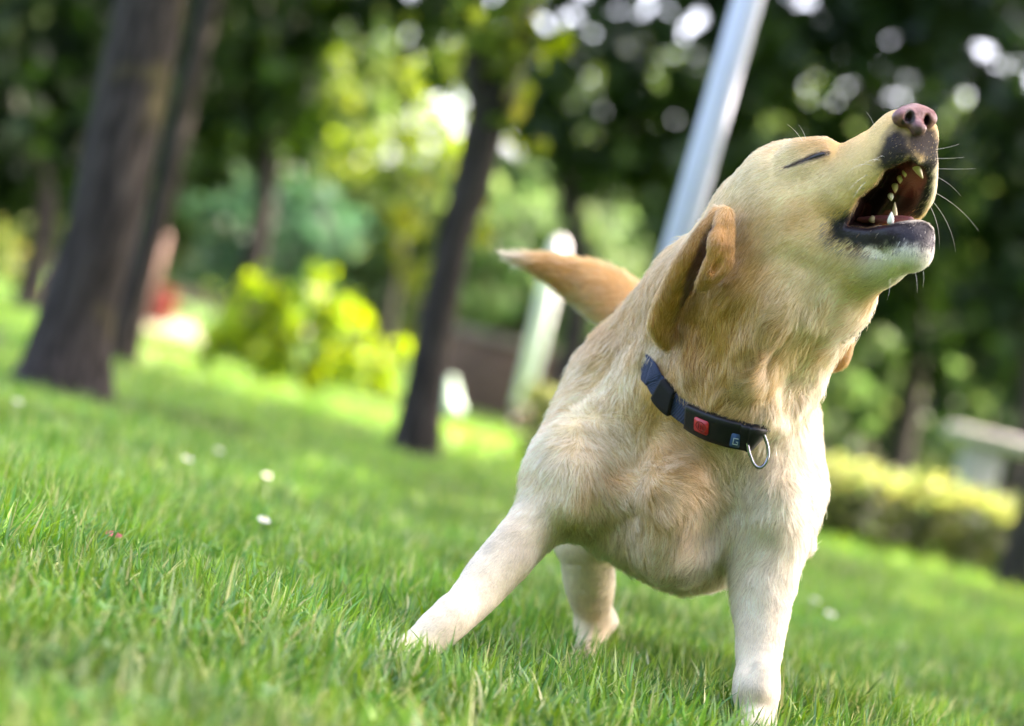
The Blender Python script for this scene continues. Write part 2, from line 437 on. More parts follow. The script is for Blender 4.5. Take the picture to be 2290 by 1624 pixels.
def limb(pts, radii, seg=12, rough=0.06, flare=0.0):
    pts = spline(np.asarray(pts, float), 5); radii = np.interp(np.linspace(0, 1, len(pts)), np.linspace(0, 1, len(radii)), radii)
    tan = norm(np.gradient(pts, axis=0)); a = norm(np.cross(tan, [0.1, 0.95, 0.2])); b_ = np.cross(tan, a)
    ang = np.arange(seg) / seg * 2 * math.pi
    v = []
    for i in range(len(pts)):
        r = radii[i] * (1 + rough * vnoise(np.stack([np.cos(ang) * 2, np.sin(ang) * 2, np.full(seg, i * 0.35)], 1), 1.0, 17))
        if flare and i < 5: r = r * (1 + flare * (1 - i / 5) ** 2 * (1 + 0.5 * np.cos(ang * 4 + 1)))
        v.append(pts[i] + r[:, None] * (np.cos(ang)[:, None] * a[i] + np.sin(ang)[:, None] * b_[i]))
    v = np.concatenate(v); n = len(pts)
    i = np.arange(n - 1)[:, None] * seg; j = np.arange(seg)[None]; k = (j + 1) % seg
    return v, np.stack([i + j, i + k, i + seg + k, i + seg + j], -1).reshape(-1, 4)
def join(parts):
    V, F, off = [], [], 0
    for v, f in parts: V.append(v); F.append(f + off); off += len(v)
    return np.concatenate(V), np.concatenate(F)
def leaf_cloud(blobs, n_per_m2, size, tint, seed, twig=0.35, droop=0.3):
    """many leaf faces in ragged clumps inside ellipsoids; blobs = (centre, radii); returns verts, quads, colours"""
    rng = np.random.default_rng(seed); P_, S_ = [], []
    for c, r in blobs:
        c, r = np.asarray(c, float), np.asarray(r, float)
        area = 4 * math.pi * ((r[0] * r[1]) ** 1.6 / 3 + (r[0] * r[2]) ** 1.6 / 3 + (r[1] * r[2]) ** 1.6 / 3) ** (1 / 1.6)
        n = int(area * n_per_m2); ncl = max(6, n // 26)
        d = norm(rng.normal(0, 1, (ncl, 3))); rr = rng.random(ncl) ** 0.45
        bump = 1 + 0.28 * vnoise(d * 1.0, 0.55, seed + 3)
        cc = c + d * r * (rr * bump)[:, None]
        k = rng.integers(0, ncl, n); sp = twig * r.mean() * (0.35 + 0.65 * rng.random(ncl))
        P_.append(cc[k] + rng.normal(0, 1, (n, 3)) * (sp[k] * 0.42)[:, None]); S_.append(0.75 + 0.5 * rng.random(ncl)[k])
    p = np.concatenate(P_); shade = np.concatenate(S_); N = len(p)
    ax = norm(rng.normal(0, 1, (N, 3)) + [0, 0, -droop]); up = norm(rng.normal(0, 1, (N, 3)) + [0, 0, 1.0]); sd = norm(np.cross(ax, up))
    L = size * (0.6 + 0.8 * rng.random(N)); W = L * 0.34
    nrm = np.cross(sd, ax)
    v = np.stack([p - ax * (L * .5)[:, None], p + sd * W[:, None] + nrm * (L * .06)[:, None], p + ax * (L * .5)[:, None] - nrm * (L * .10)[:, None], p - sd * W[:, None] + nrm * (L * .06)[:, None]], 1).reshape(-1, 3)
    q = np.arange(4 * N).reshape(-1, 4)
    col = np.asarray(tint) * (shade * (0.75 + 0.5 * rng.random(N)))[:, None] * (1 + 0.12 * rng.normal(0, 1, (N, 3)) * [1, 0.4, 0.6])
    keepz = p[:, 2] > 0.02
    q = q[keepz]
    return v, q, np.repeat(np.clip(col, 0.004, 0.6), 4, 0)
def foliage(name, blobs, n_per_m2, size, tint, seed, parent, **kw):
    v, q, c = leaf_cloud(blobs, n_per_m2, size, tint, seed, **kw)
    used = np.unique(q); mp = np.full(len(v), -1); mp[used] = np.arange(len(used))
    o = mesh_np(name, v[used], mp[q], m_leaf); point_attr(o, 'tint', c[used])
    if parent is not None: keep(o, parent)
    return o
def pb(px, py, D, rx, ry, depth=None):
    """ellipsoid clump given where it stands in the view: centre, half sizes in px, half depth in m"""
    k = D / FPX; return (P(px, py, D), (rx * k, depth if depth else (rx + ry) * 0.5 * k, ry * k))
def tree(name, base, trunk_pts, radii, label, cat, blobs=None, density=60, size=0.10, tint=(0.05, 0.10, 0.02), seed=1, limbs=(), group=None, bark=None, flare=0.35, crown_name='crown', **kw):
    root = empty(name, tuple(base), label=label, cat=cat, group=group)
    parts = [limb(trunk_pts, radii, 14, 0.08, flare)] + [limb(l, r, 8, 0.08) for l, r in limbs]
    v, f = join(parts)
    keep(mesh_np('trunk', v, f, bark or m_bark2, smooth=True), root)
    if blobs: foliage(crown_name, blobs, density, size, tint, seed, root, **kw)
    return root
UP = np.array([0, 0, 1.0])
def gp(px, py): g = ground_pt(px, py); g[2] = -0.02; return g
SHADE = 'trees of the shaded lawn'
# leaning trunk close on the left
b1 = gp(133, 893); d1 = proj(b1[None])[2][0]
tree('tree', b1, [b1, P(175, 700, d1), P(247, 440, d1), P(338, 0, d1 + .05), P(420, -400, d1 + .1), P(560, -900, d1 + .2)], [0.105, 0.096, 0.092, 0.090, 0.085, 0.06],
     'thick grey trunk leaning right, nearest at the left', 'tree', [((-1.2, 6.6, 3.8), (1.2, 1.2, 0.9)), ((-2.0, 6.8, 3.4), (1.2, 1.2, 0.9))], 75, 0.17, (0.055, 0.105, 0.02), 11, twig=0.6,
     limbs=[([P(420, -400, d1 + .1), (-1.3, 6.6, 2.6), (-1.8, 6.9, 3.3)], [0.05, 0.03, 0.01])], group=SHADE, flare=0.5)
# darker trunk just behind it
b2 = gp(252, 812); d2 = proj(b2[None])[2][0]
tree('tree', b2, [b2, P(322, 590, d2), P(382, 370, d2), P(470, 0, d2), P(560, -350, d2 + .1)], [0.078, 0.056, 0.050, 0.047, 0.04],
     'dark trunk standing just behind the thick leaning trunk', 'tree', [((-1.0, 10.4, 3.9), (1.5, 1.2, 1.0)), ((0.5, 10.5, 4.0), (1.4, 1.2, 0.9)), ((1.4, 10.0, 3.9), (1.2, 1.3, 0.8)), ((0.1, 12.6, 3.9), (1.2, 1.3, 0.9)), ((-1.5, 12.5, 3.8), (1.4, 1.3, 0.9)), ((-2.2, 10.2, 3.6), (1.2, 1.2, 1.0))], 80, 0.17, (0.04, 0.085, 0.016), 12, group=SHADE, twig=0.6)
# forked tree in the middle
b3 = gp(922, 1037); d3 = proj(b3[None])[2][0]
t3 = tree('tree', b3, [b3, P(962, 800, d3), P(1010, 560, d3), P(1058, 400, d3), P(1085, 290, d3)], [0.064, 0.056, 0.054, 0.058, 0.062],
     'slender dark forked tree in the middle, behind the tail', 'tree', [((0.1, 7.2, 3.5), (1.8, 1.7, 1.1)), ((1.1, 6.9, 3.9), (1.4, 1.3, 0.9)),  pb(1000, 130, d3 + .8, 70, 120), pb(1110, 150, d3 - .15, 90, 130, .25), pb(1150, 40, d3 - .2, 110, 110, .25)],
     120, 0.11, (0.085, 0.135, 0.018), 13, limbs=[([P(1085, 300, d3), P(1072, 180, d3), P(1052, 0, d3), P(1040, -250, d3), (-0.3, 7.2, 2.9)], [0.050, 0.042, 0.034, 0.028, 0.012]), ([P(1085, 300, d3), P(1135, 170, d3), P(1172, 0, d3 + .05), P(1260, -300, d3 + .1), (0.9, 6.9, 2.9)], [0.048, 0.045, 0.042, 0.034, 0.012])], group=SHADE)
foliage('sun_tinted_sprigs', [pb(1190, 60, d3 + .4, 45, 70), pb(1180, 325, d3 + .6, 48, 42), pb(1085, 500, d3 + .8, 20, 75), pb(1235, 100, d3 + .5, 45, 70), pb(1160, 230, d3 + .5, 30, 40)], 130, 0.085, (0.20, 0.25, 0.010), 131, t3, twig=0.4)  # yellow tint stands in for sunlight on sprigs that hang in shade
# trunk cut by the right edge
b4 = gp(2290, 1325); d4 = proj(b4[None])[2][0]
tree('tree', b4, [b4, P(2330, 1130, d4), P(2420, 800, d4), P(2560, 300, d4)], [0.10, 0.085, 0.08, 0.07],
     'dark trunk cut off by the right edge of the view', 'tree', [((3.2, 8.2, 3.9), (1.7, 1.3, 1.0)), ((2.2, 7.6, 4.2), (1.3, 1.2, 0.9)), ((2.3, 9.6, 4.1), (1.0, 1.0, 0.8)), ((4.6, 7.6, 3.8), (1.3, 1.2, 0.9)), ((4.1, 8.8, 3.9), (0.9, 0.8, 0.7))], 80, 0.17, (0.04, 0.09, 0.016), 14, group=SHADE, twig=0.6)
# spreading crown whose trunk stands outside the view and shades the dog
b5 = np.array([3.6, 4.6, -0.02])
tree('tree', b5, [b5, b5 + [-.05, .05, 1.2], b5 + [-.2, 0, 2.4], b5 + [-.4, .1, 3.6]], [0.13, 0.11, 0.09, 0.04],
     'spreading tree standing outside the right edge, shading the dog', 'tree', [((3.3, 5.6, 3.9), (1.7, 1.6, 1.0)), ((2.5, 4.0, 4.0), (1.4, 1.3, 0.9)), ((3.9, 4.2, 3.6), (1.5, 1.4, 1.0)), ((2.9, 2.6, 4.0), (1.3, 1.2, 0.9)), ((4.9, 5.6, 3.5), (1.4, 1.4, 1.0)), ((3.6, 3.2, 4.9), (1.4, 1.3, 0.8))], 120, 0.16, (0.05, 0.10, 0.02), 15, twig=0.6,
     limbs=[([b5 + [-.2, 0, 2.2], (3.0, 4.2, 3.2), (2.4, 3.9, 3.8)], [0.06, 0.04, 0.012])], group=SHADE)
# dark broad trees further back, foliage down to the ground
def far_tree(px_base, D, blobs, label, tint, seed, density=115, size=0.15, name='broad_tree', group='dense trees closing the lawn', r=0.12, tall=False):
    x = px_base; y = 580 + 0.24 * x + (CAM_H * FPX / D) / 0.972
    b_ = gp(x, y); top = np.mean([q[0] for q in blobs], axis=0)
    mid = b_ * 0.5 + top * 0.5; mid[0] = b_[0] * .8 + top[0] * .2
    if tall: blobs = list(blobs) + [((b_[0] + dx, b_[1] + .9 + dy, 4.9 + dz), (1.7, 1.5, 1.1)) for dx, dy, dz in ((-.8, 0, 0), (.9, .3, .2), (0, .8, .8))]
    return tree(name, b_, [b_, b_ * .75 + mid * .25, mid, top], [r, r * .85, r * .7, r * .3], label, 'tree', blobs, density, size, tint, seed, group=group)
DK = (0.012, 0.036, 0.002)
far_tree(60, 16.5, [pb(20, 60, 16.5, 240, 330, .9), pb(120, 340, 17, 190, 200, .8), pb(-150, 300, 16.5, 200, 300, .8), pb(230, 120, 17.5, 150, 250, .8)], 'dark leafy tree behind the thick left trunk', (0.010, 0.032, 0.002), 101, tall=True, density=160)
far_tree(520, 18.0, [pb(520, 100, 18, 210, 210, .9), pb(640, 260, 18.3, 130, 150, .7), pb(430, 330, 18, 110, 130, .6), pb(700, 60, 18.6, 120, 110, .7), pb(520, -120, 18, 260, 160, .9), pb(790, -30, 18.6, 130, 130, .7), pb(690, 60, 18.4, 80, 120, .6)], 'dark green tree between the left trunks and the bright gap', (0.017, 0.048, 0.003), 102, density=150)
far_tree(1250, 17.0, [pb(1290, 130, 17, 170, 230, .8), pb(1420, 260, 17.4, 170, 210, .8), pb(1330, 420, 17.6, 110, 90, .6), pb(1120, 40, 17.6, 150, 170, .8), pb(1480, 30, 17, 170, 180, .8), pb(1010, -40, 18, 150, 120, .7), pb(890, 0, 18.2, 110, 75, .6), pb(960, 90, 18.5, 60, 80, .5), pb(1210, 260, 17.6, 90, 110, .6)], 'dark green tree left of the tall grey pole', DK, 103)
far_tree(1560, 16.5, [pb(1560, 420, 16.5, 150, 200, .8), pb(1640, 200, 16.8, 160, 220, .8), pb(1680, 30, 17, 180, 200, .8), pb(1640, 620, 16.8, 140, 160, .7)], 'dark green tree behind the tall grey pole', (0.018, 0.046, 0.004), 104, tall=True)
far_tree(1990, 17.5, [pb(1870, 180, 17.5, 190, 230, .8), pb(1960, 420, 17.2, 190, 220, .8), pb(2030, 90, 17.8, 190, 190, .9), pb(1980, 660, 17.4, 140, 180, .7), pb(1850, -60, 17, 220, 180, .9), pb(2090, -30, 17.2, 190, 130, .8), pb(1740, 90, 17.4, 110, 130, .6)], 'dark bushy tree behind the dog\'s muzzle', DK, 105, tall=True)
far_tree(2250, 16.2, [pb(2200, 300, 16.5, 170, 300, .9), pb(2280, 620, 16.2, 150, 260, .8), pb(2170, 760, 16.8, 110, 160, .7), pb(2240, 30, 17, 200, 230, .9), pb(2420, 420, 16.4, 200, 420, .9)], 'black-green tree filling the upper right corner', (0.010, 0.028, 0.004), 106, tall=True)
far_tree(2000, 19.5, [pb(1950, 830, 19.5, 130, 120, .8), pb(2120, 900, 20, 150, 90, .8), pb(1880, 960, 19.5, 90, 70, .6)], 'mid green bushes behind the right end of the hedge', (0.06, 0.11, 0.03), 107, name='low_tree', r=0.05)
far_tree(620, 24, [pb(600, 500, 24, 170, 130, 1.0), pb(540, 590, 24, 130, 110, .9), pb(700, 560, 24.3, 120, 130, .9), pb(660, 420, 24.5, 120, 90, .9)], 'round blue-green tree beyond the yellow bush', (0.035, 0.085, 0.045), 108, 95, 0.14, 'round_tree', None, 0.09)
far_tree(1110, 21, [pb(1110, 600, 21, 110, 130, .8), pb(1190, 480, 21.5, 130, 120, .9), pb(1330, 560, 21, 130, 120, .9), pb(1380, 700, 20.5, 150, 120, .8), pb(1250, 690, 20.5, 110, 90, .8)], 'pale green tree behind the white post', (0.075, 0.135, 0.045), 109, 80, 0.13, 'pale_tree', None, 0.08)
far_tree(915, 15.5, [pb(925, 480, 15.5, 48, 85, .35), pb(915, 600, 15.5, 55, 80, .35), pb(930, 700, 15.6, 45, 70, .3)], 'thin yellow-green sapling left of the forked tree', (0.15, 0.19, 0.014), 110, 70, 0.10, 'sapling', None, 0.025)
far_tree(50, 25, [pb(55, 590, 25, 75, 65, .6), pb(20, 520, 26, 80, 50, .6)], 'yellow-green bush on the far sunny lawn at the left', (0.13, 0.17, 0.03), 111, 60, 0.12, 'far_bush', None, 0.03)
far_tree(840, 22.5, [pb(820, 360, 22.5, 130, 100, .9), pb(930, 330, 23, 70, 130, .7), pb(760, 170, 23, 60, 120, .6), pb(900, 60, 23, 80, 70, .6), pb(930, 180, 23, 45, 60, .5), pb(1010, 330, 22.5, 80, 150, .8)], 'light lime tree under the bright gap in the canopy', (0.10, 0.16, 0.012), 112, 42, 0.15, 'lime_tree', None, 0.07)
# yellow shrub in the sun
bb = gp(690, 888)
sh = empty('yellow_shrub', tuple(bb), label='round golden yellow shrub in sunlight left of the forked tree', cat='shrub')
DB = proj(bb[None])[2][0]
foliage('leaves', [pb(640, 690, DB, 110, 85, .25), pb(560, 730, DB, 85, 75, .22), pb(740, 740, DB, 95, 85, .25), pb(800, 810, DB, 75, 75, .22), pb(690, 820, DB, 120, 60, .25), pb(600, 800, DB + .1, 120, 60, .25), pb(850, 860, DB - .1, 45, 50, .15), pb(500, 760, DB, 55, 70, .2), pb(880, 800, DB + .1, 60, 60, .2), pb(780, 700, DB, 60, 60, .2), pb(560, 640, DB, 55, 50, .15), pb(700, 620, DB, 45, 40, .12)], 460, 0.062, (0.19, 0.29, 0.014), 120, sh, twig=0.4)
for dx in (-.3, -.15, 0, .15, .3):
    keep(mesh_np('stem', *limb([bb, bb + UP * .15 + [dx * .3, 0, 0], bb + UP * .4 + [dx, .05, 0]], [.016, .012, .006], 7), m_bark, smooth=True), sh)
# clipped hedge across the right half
def build_hedge():
    a, b_ = gp(1175, 1042), gp(2420, 1342)
    root = empty('hedge', tuple((a + b_) / 2), label='low clipped hedge with sunlit top behind the dog', cat='hedge')
    n = 46; blobs = []; tops = []
    rng = np.random.default_rng(77)
    for k in range(n):
        t = (k + .5) / n; c = a + (b_ - a) * t
        for dy in (0.0, .28, .56):
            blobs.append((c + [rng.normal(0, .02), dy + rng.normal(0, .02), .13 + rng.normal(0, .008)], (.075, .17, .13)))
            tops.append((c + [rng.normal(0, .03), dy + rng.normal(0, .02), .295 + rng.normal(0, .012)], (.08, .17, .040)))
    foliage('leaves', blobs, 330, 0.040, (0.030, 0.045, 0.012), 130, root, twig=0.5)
    foliage('sun_tinted_top', tops, 330, 0.042, (0.16, 0.20, 0.055), 131, root, twig=0.5)  # sunlight on the hedge top painted as a paler yellow leaf tint
    m_bl = mat_plain('pinkish_white_petal', (0.75, 0.66, 0.70), 0.5)
    for (px, py, r) in ((1843, 1132, .016), (1878, 1152, .012), (1903, 1168, .022), (1925, 1150, .012), (2168, 1164, .018), (2060, 1175, .012), (1985, 1140, .012)):
        c = P(px, py, proj(gp(px, 1190 + (px - 1830) * .24)[None])[2][0] - .20)
        V, F = [], []
        for k in range(5):
            a = k * 1.2566; d = np.array((math.cos(a), 0, math.sin(a))); s2 = np.array((-math.sin(a), 0, math.cos(a))); o_ = len(V)
            V += [c + [0, -.004, 0], c + d * r * .6 + s2 * r * .5 - [0, .006, 0], c + d * r, c + d * r * .6 - s2 * r * .5 - [0, .006, 0]]; F.append([o_, o_ + 1, o_ + 2, o_ + 3])
        keep(mesh_np('blossom', np.array(V), np.array(F), m_bl), root)
    st = []
    for k in range(60):
        t = rng.random(); c = a + (b_ - a) * t + [0, rng.random() * .5, 0]
        st.append(limb([c, c + [rng.normal(0, .03), 0, .12], c + [rng.normal(0, .06), 0, .3]], [.010, .008, .004], 5))
    tag(keep(mesh_np('stems', *join(st), m_bark, smooth=True), root), kind='stuff')
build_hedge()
# far wood closing the view
rng_ = np.random.default_rng(9); blobs = []
for a_ in range(100, 212, 9):                       # unseen wood behind the viewer, added to block frontal sky light
    for rr_ in (10.5, 13.0):
        h = 6.5 + 2.0 * rng_.random(); th = math.radians(a_ + (4 if rr_ > 12 else 0))
        blobs.append(((math.sin(th) * rr_, math.cos(th) * rr_, h * .5), (1.5, 1.5, h * .5)))
tag(foliage('light_blocking_wood', blobs, 24, 0.32, (0.034, 0.042, 0.020), 141, None), kind='stuff'); blobs = []
for px in range(-500, 2800, 120):
    for D in (36, 43):
        h = 3.2 + 1.6 * rng_.random() + (2.4 if px > 1150 or px < 650 else 0.0)
        if 700 < px < 1000: h = 3.7 + 0.5 * rng_.random()
        base = P(px, 580 + 0.24 * px, D) * [1, 1, 0]
        blobs.append((base + [rng_.normal(0, .4), rng_.normal(0, 1), h * .5], (1.1 + .6 * rng_.random(), 1.0, h * .5)))
tag(foliage('far_wood', blobs, 40, 0.30, (0.075, 0.13, 0.03), 140, None), kind='stuff')

# ================================================================== POSTS AND SMALL THINGS IN THE BACKGROUND
m_pole = mat_plain('grey_painted_metal', (0.55, 0.57, 0.72), 0.5, 0.0, noise=0.06, nscale=5)
m_white = mat_plain('white_paint', (0.76, 0.77, 0.80), 0.5, noise=0.05, nscale=6)
m_wood = mat_plain('brown_wood', (0.13, 0.085, 0.05), 0.85, noise=0.4, nscale=14)
def lathe(prof, axis0, axis1, seg=20):
    """profile (t along the axis, radius in m)"""
    a0, a1 = np.asarray(axis0, float), np.asarray(axis1, float); d = a1 - a0; t_ = norm(d); u = norm(np.cross(t_, [0, 1, .1])); w_ = np.cross(t_, u)
    ang = np.arange(seg) / seg * 2 * math.pi
    v = np.concatenate([a0 + d * t + r * (np.cos(ang)[:, None] * u + np.sin(ang)[:, None] * w_) for t, r in prof]); n = len(prof)
    i = np.arange(n - 1)[:, None] * seg; j = np.arange(seg)[None]; k = (j + 1) % seg
    return v, [np.stack([i + j, i + k, i + seg + k, i + seg + j], -1).reshape(-1, 4), np.array([list(range(seg))[::-1]]), np.array([[(n - 1) * seg + x for x in range(seg)]])]
def box(c, s, bev=0.0):
    c = np.asarray(c, float); hx, hy, hz = np.asarray(s) / 2; b_ = bev
    prof = [(-hx + b_, -hy), (hx - b_, -hy), (hx, -hy + b_), (hx, hy - b_), (hx - b_, hy), (-hx + b_, hy), (-hx, hy - b_), (-hx, -hy + b_)]
    lev = [(-hz, b_), (-hz + b_, 0), (hz - b_, 0), (hz, b_)]
    v = []
    for z, ins in lev:
        for x, y in prof: v.append((c[0] + x * (1 - ins / hx), c[1] + y * (1 - ins / hy), c[2] + z))
    f = []
    for l in range(3):
        for j in range(8): f.append([l * 8 + j, l * 8 + (j + 1) % 8, l * 8 + 8 + (j + 1) % 8, l * 8 + 8 + j])
    return np.array(v), [np.array(f), np.array([list(range(8))[::-1], list(range(24, 32))])]
DP = 5.2
pbase = gp(1322, 1219); ptop = P(1672, 0, DP); ptop2 = pbase + (ptop - pbase) * 1.9
pr = empty('lamp_post', tuple(pbase), label='tall slim grey metal pole rising behind the dog', cat='pole')
keep(mesh_np('shaft', *lathe([(0, .0335), (.5, .0335), (.995, .0325), (1, .02)], pbase, ptop2), m_pole, smooth=True), pr)
keep(mesh_np('base_flange', *lathe([(0, .08), (.6, .08), (1, .045)], pbase, pbase + UP * .035), m_pole), pr)
wb = gp(1150, 976); DW = proj(wb[None])[2][0]; wt = P(1254, 534, DW)
wr = empty('white_post', tuple(wb), label='short white post with brown foot behind the wagging tail', cat='post')
keep(mesh_np('shaft', *lathe([(.16, .053), (.93, .053), (.985, .034), (1, .012)], wb, wt), m_white, smooth=True), wr)
keep(mesh_np('foot', *lathe([(0, .066), (.15, .062), (.158, .056)], wb, wt), m_wood), wr)
# brown low wall, red bin, reddish post, bag, bench
m_wall = mat_plain('brown_brick', (0.16, 0.10, 0.07), 0.9, noise=0.35, nscale=10, bump=0.4, bscale=30)
wl = P(1100, 844, 18.2) * [1, 1, 0]; wr_ = empty('brick_wall', tuple(wl), label='low brown wall beyond the white post', cat='wall')
keep(mesh_np('wall', *box(wl + UP * .28, (1.1, .25, .60), .006), m_wall), wr_); keep(mesh_np('coping', *box(wl + UP * .6125, (1.16, .31, .06), .01), mat_plain('pale_coping', (0.3, 0.24, 0.2), .8, noise=.2)), wr_)
m_redbin = mat_plain('red_paint', (0.085, 0.012, 0.011), 0.9, noise=0.1, spec=0.05)
rb = P(365, 668, 26) * [1, 1, 0]; rr = empty('litter_bin', tuple(rb), label='small red bin far off on the left lawn', cat='bin')
keep(mesh_np('bin_body', *lathe([(0, .10), (.1, .12), (1, .135)], rb, rb + UP * .36), m_redbin, smooth=True), rr); keep(mesh_np('bin_lid', *lathe([(0, .145), (.5, .145), (1, .06)], rb + UP * .365, rb + UP * .42), m_redbin), rr)
rp_ = P(330, 660, 25) * [1, 1, 0]; rq = empty('wooden_post', tuple(rp_), label='pale reddish post beside the far red bin', cat='post')
keep(mesh_np('shaft', *lathe([(0, .075), (.97, .065), (1, .04)], rp_, rp_ + UP * 1.0), mat_plain('reddish_wood', (0.20, 0.12, 0.10), .8, noise=.2)), rq)
# knotted pale bag at the foot of the forked tree
bgp = gp(1003, 945); DG = proj(bgp[None])[2][0]
bag = Body(); bag.cone((1002, 905, DG, 26), (1006, 882, DG, 20), 0.02); bag.cone((990, 915, DG, 18), (1018, 912, DG, 18), 0.03); bag.cone((1008, 868, DG, 7), (1010, 855, DG, 11), 0.02)
lo_ = P(1005, 890, DG) - .22; v, f = bag.mesh(lo_, lo_ + .44, 0.008)
v = v + vert_normals(v, f) * (vnoise(v, .04, 3) * .008)[:, None]
tag(mesh_np('plastic_bag', v, f, mat_plain('pale_mint_plastic', (0.36, 0.50, 0.40), .5, noise=.08), smooth=True), label='pale mint tied bag on the grass beside the forked trunk', cat='bag')
m_stone = mat_plain('pale_stone', (0.30, 0.285, 0.28), .8, noise=.12, bump=.2, bscale=40)
sb = P(2175, 1096, 11.6) * [1, 1, 0]; sr = empty('stone_bench', tuple(sb), label='pale stone bench beyond the hedge at the right', cat='bench')
keep(mesh_np('pedestal', *box(sb + UP * .27, (.18, .22, .55), .01), m_stone), sr); keep(mesh_np('pedestal', *box(sb + UP * .27 + [.55, 0, 0], (.18, .22, .55), .01), m_stone), sr); keep(mesh_np('seat', *box(sb + UP * .585 + [.25, 0, 0], (.86, .32, .075), .015), m_stone), sr)
# sunny path on the far left
m_path = mat_plain('sandy_path', (0.20, 0.18, 0.115), .95, noise=.2, nscale=3, bump=.3)
pa = [gp(210, 800), gp(470, 818), gp(430, 722), gp(270, 690)]
gx_, gy_ = np.meshgrid(np.linspace(0, 1, 12), np.linspace(0, 1, 24), indexing='ij')
pv = ((1 - gx_)[..., None] * (1 - gy_)[..., None] * pa[0] + gx_[..., None] * (1 - gy_)[..., None] * pa[1] + gx_[..., None] * gy_[..., None] * pa[2] + (1 - gx_)[..., None] * gy_[..., None] * pa[3]).reshape(-1, 3); pv[:, 2] = 0.012
i_ = np.arange(11)[:, None] * 24; j_ = np.arange(23)[None]
tag(mesh_np('path', pv, np.stack([i_ + j_, i_ + 24 + j_, i_ + 25 + j_, i_ + 1 + j_], -1).reshape(-1, 4), m_path), kind='structure')

# ---- daisies and a fallen leaf in the lawn
m_petal = mat_plain('white_petal', (0.80, 0.80, 0.78), 0.6); m_eye = mat_plain('yellow_floret', (0.62, 0.42, 0.03), 0.7, bump=.5, bscale=900); m_stem = mat_plain('green_stem', (0.10, 0.17, 0.04), .6)
def daisy(px, py, label, r=0.0095, h=0.045, lean=(0.1, -0.3)):
    g = ground_pt(px, py, h); root = empty('daisy', (g[0], g[1], 0), label=label, cat='flower', group='white daisies in the lawn')
    ax = norm(np.array([lean[0], lean[1], 1.0])); u = norm(np.cross(ax, [0, 1, 0.2])); w_ = np.cross(ax, u)
    V, F = [], []
    for k in range(15):
        a = 2 * math.pi * k / 15; d = u * math.cos(a) + w_ * math.sin(a); s2 = np.cross(ax, d); o = len(V)
        V += [g + d * r * .25, g + d * r * .7 + s2 * r * .16 + ax * r * .10, g + d * r + ax * r * .05, g + d * r * .7 - s2 * r * .16 + ax * r * .10]; F.append([o, o + 1, o + 2, o + 3])
    keep(mesh_np('petals', np.array(V), np.array(F), m_petal), root)
    keep(mesh_np('flower_eye', *lathe([(0, r * .33), (.5, r * .33), (1, r * .12)], g + ax * r * .02, g + ax * r * .28, 10), m_eye), root)
    b_ = np.array([g[0] - lean[0] * h, g[1] - lean[1] * h * .5, -.005]); v, q = limb([b_, (b_ + g) / 2 + [0, .003, 0], g], [.0011, .0010, .0009], 6); keep(mesh_np('stem', v, q, m_stem, smooth=True), root)
daisy(590, 1163, 'white daisy in the grass, nearest and sharpest on the left')
daisy(40, 898, 'white daisy at the far left before the thick trunk')
daisy(490, 1008, 'white daisy right of the pair in the mid lawn', .009)
daisy(420, 1027, 'white daisy left of the pair in the mid lawn', .009)
daisy(597, 1064, 'small white daisy above the sharpest daisy', .0075)
daisy(1856, 1373, 'white daisy right of the straight front leg', .011)
daisy(1822, 1342, 'fainter white daisy just above the right one', .009)
lf = ground_pt(252, 1196, .035)
lv = [lf + np.array(q) * .012 for q in ((-1, 0, 0), (-.4, .2, .35), (.4, .25, .3), (1.1, 0, .1), (.4, -.3, -.2), (-.4, -.25, -.15), (0, 0, .05))]
tag(mesh_np('fallen_leaf', np.array(lv), np.array([[i, (i + 1) % 6, 6] for i in range(6)]), mat_plain('red_leaf', (.34, .07, .06), .6, noise=.3, nscale=90)), label='small reddish fallen leaf on the left grass', cat='leaf')
#@@STRUCTURE_END

# ================================================================== THE DOG
s_ = 2.45 / FPX
IMG = np.stack([rgt, upv, -fwd])                      # rows: picture right, picture up, towards the camera
def img(v): return np.asarray(v, float) @ IMG
HF = norm(img((0.64, 0.40, 0.655))); HR = img((-0.75, 0.12, 0.65)); HR = norm(HR - (HR @ HF) * HF); HU = np.cross(HR, HF)
if HU @ upv < 0: HU = -HU
HEAD_AXES = np.stack([HF, HR, HU])

dog = Body()
# trunk
dog.cone((1505, 1070, 2.68, 226), (1490, 975, 2.92, 200), 0.05)
dog.cone((1495, 1105, 2.635, 182), (1555, 1178, 2.65, 134), 0.05)
dog.cone((1490, 975, 2.92, 195), (1490, 905, 3.02, 160), 0.05)
# shoulders
dog.cone((1400, 910, 2.71, 146), (1305, 1060, 2.62, 122), 0.05)
dog.cone((1690, 930, 2.71, 135), (1712, 1090, 2.62, 120), 0.05)
# neck
dog.cone((1560, 965, 2.655, 216), (1720, 650, 2.535, 184), 0.05)
dog.cone((1475, 815, 2.70, 140), (1570, 650, 2.60, 110), 0.05)
# front leg stretched to the picture's left
dog.chain([(1300, 1062, 2.615, 104), (1208, 1166, 2.575, 64), (1128, 1252, 2.54, 58), (1058, 1336, 2.51, 49), (1000, 1394, 2.475, 42), (932, 1447, 2.45, 40), (893, 1466, 2.43, 33)], 0.03)
# front leg standing straight
dog.chain([(1712, 1090, 2.62, 111), (1715, 1235, 2.57, 79), (1703, 1330, 2.55, 66), (1699, 1420, 2.53, 56), (1693, 1540, 2.50, 43)], 0.03)
dog.chain([(1693, 1540, 2.50, 43), (1691, 1618, 2.478, 47), (1689, 1644, 2.448, 41)], 0.02)
dog.cone((1770, 1215, 2.62, 36), (1740, 1180, 2.62, 60), 0.03)       # point of the elbow
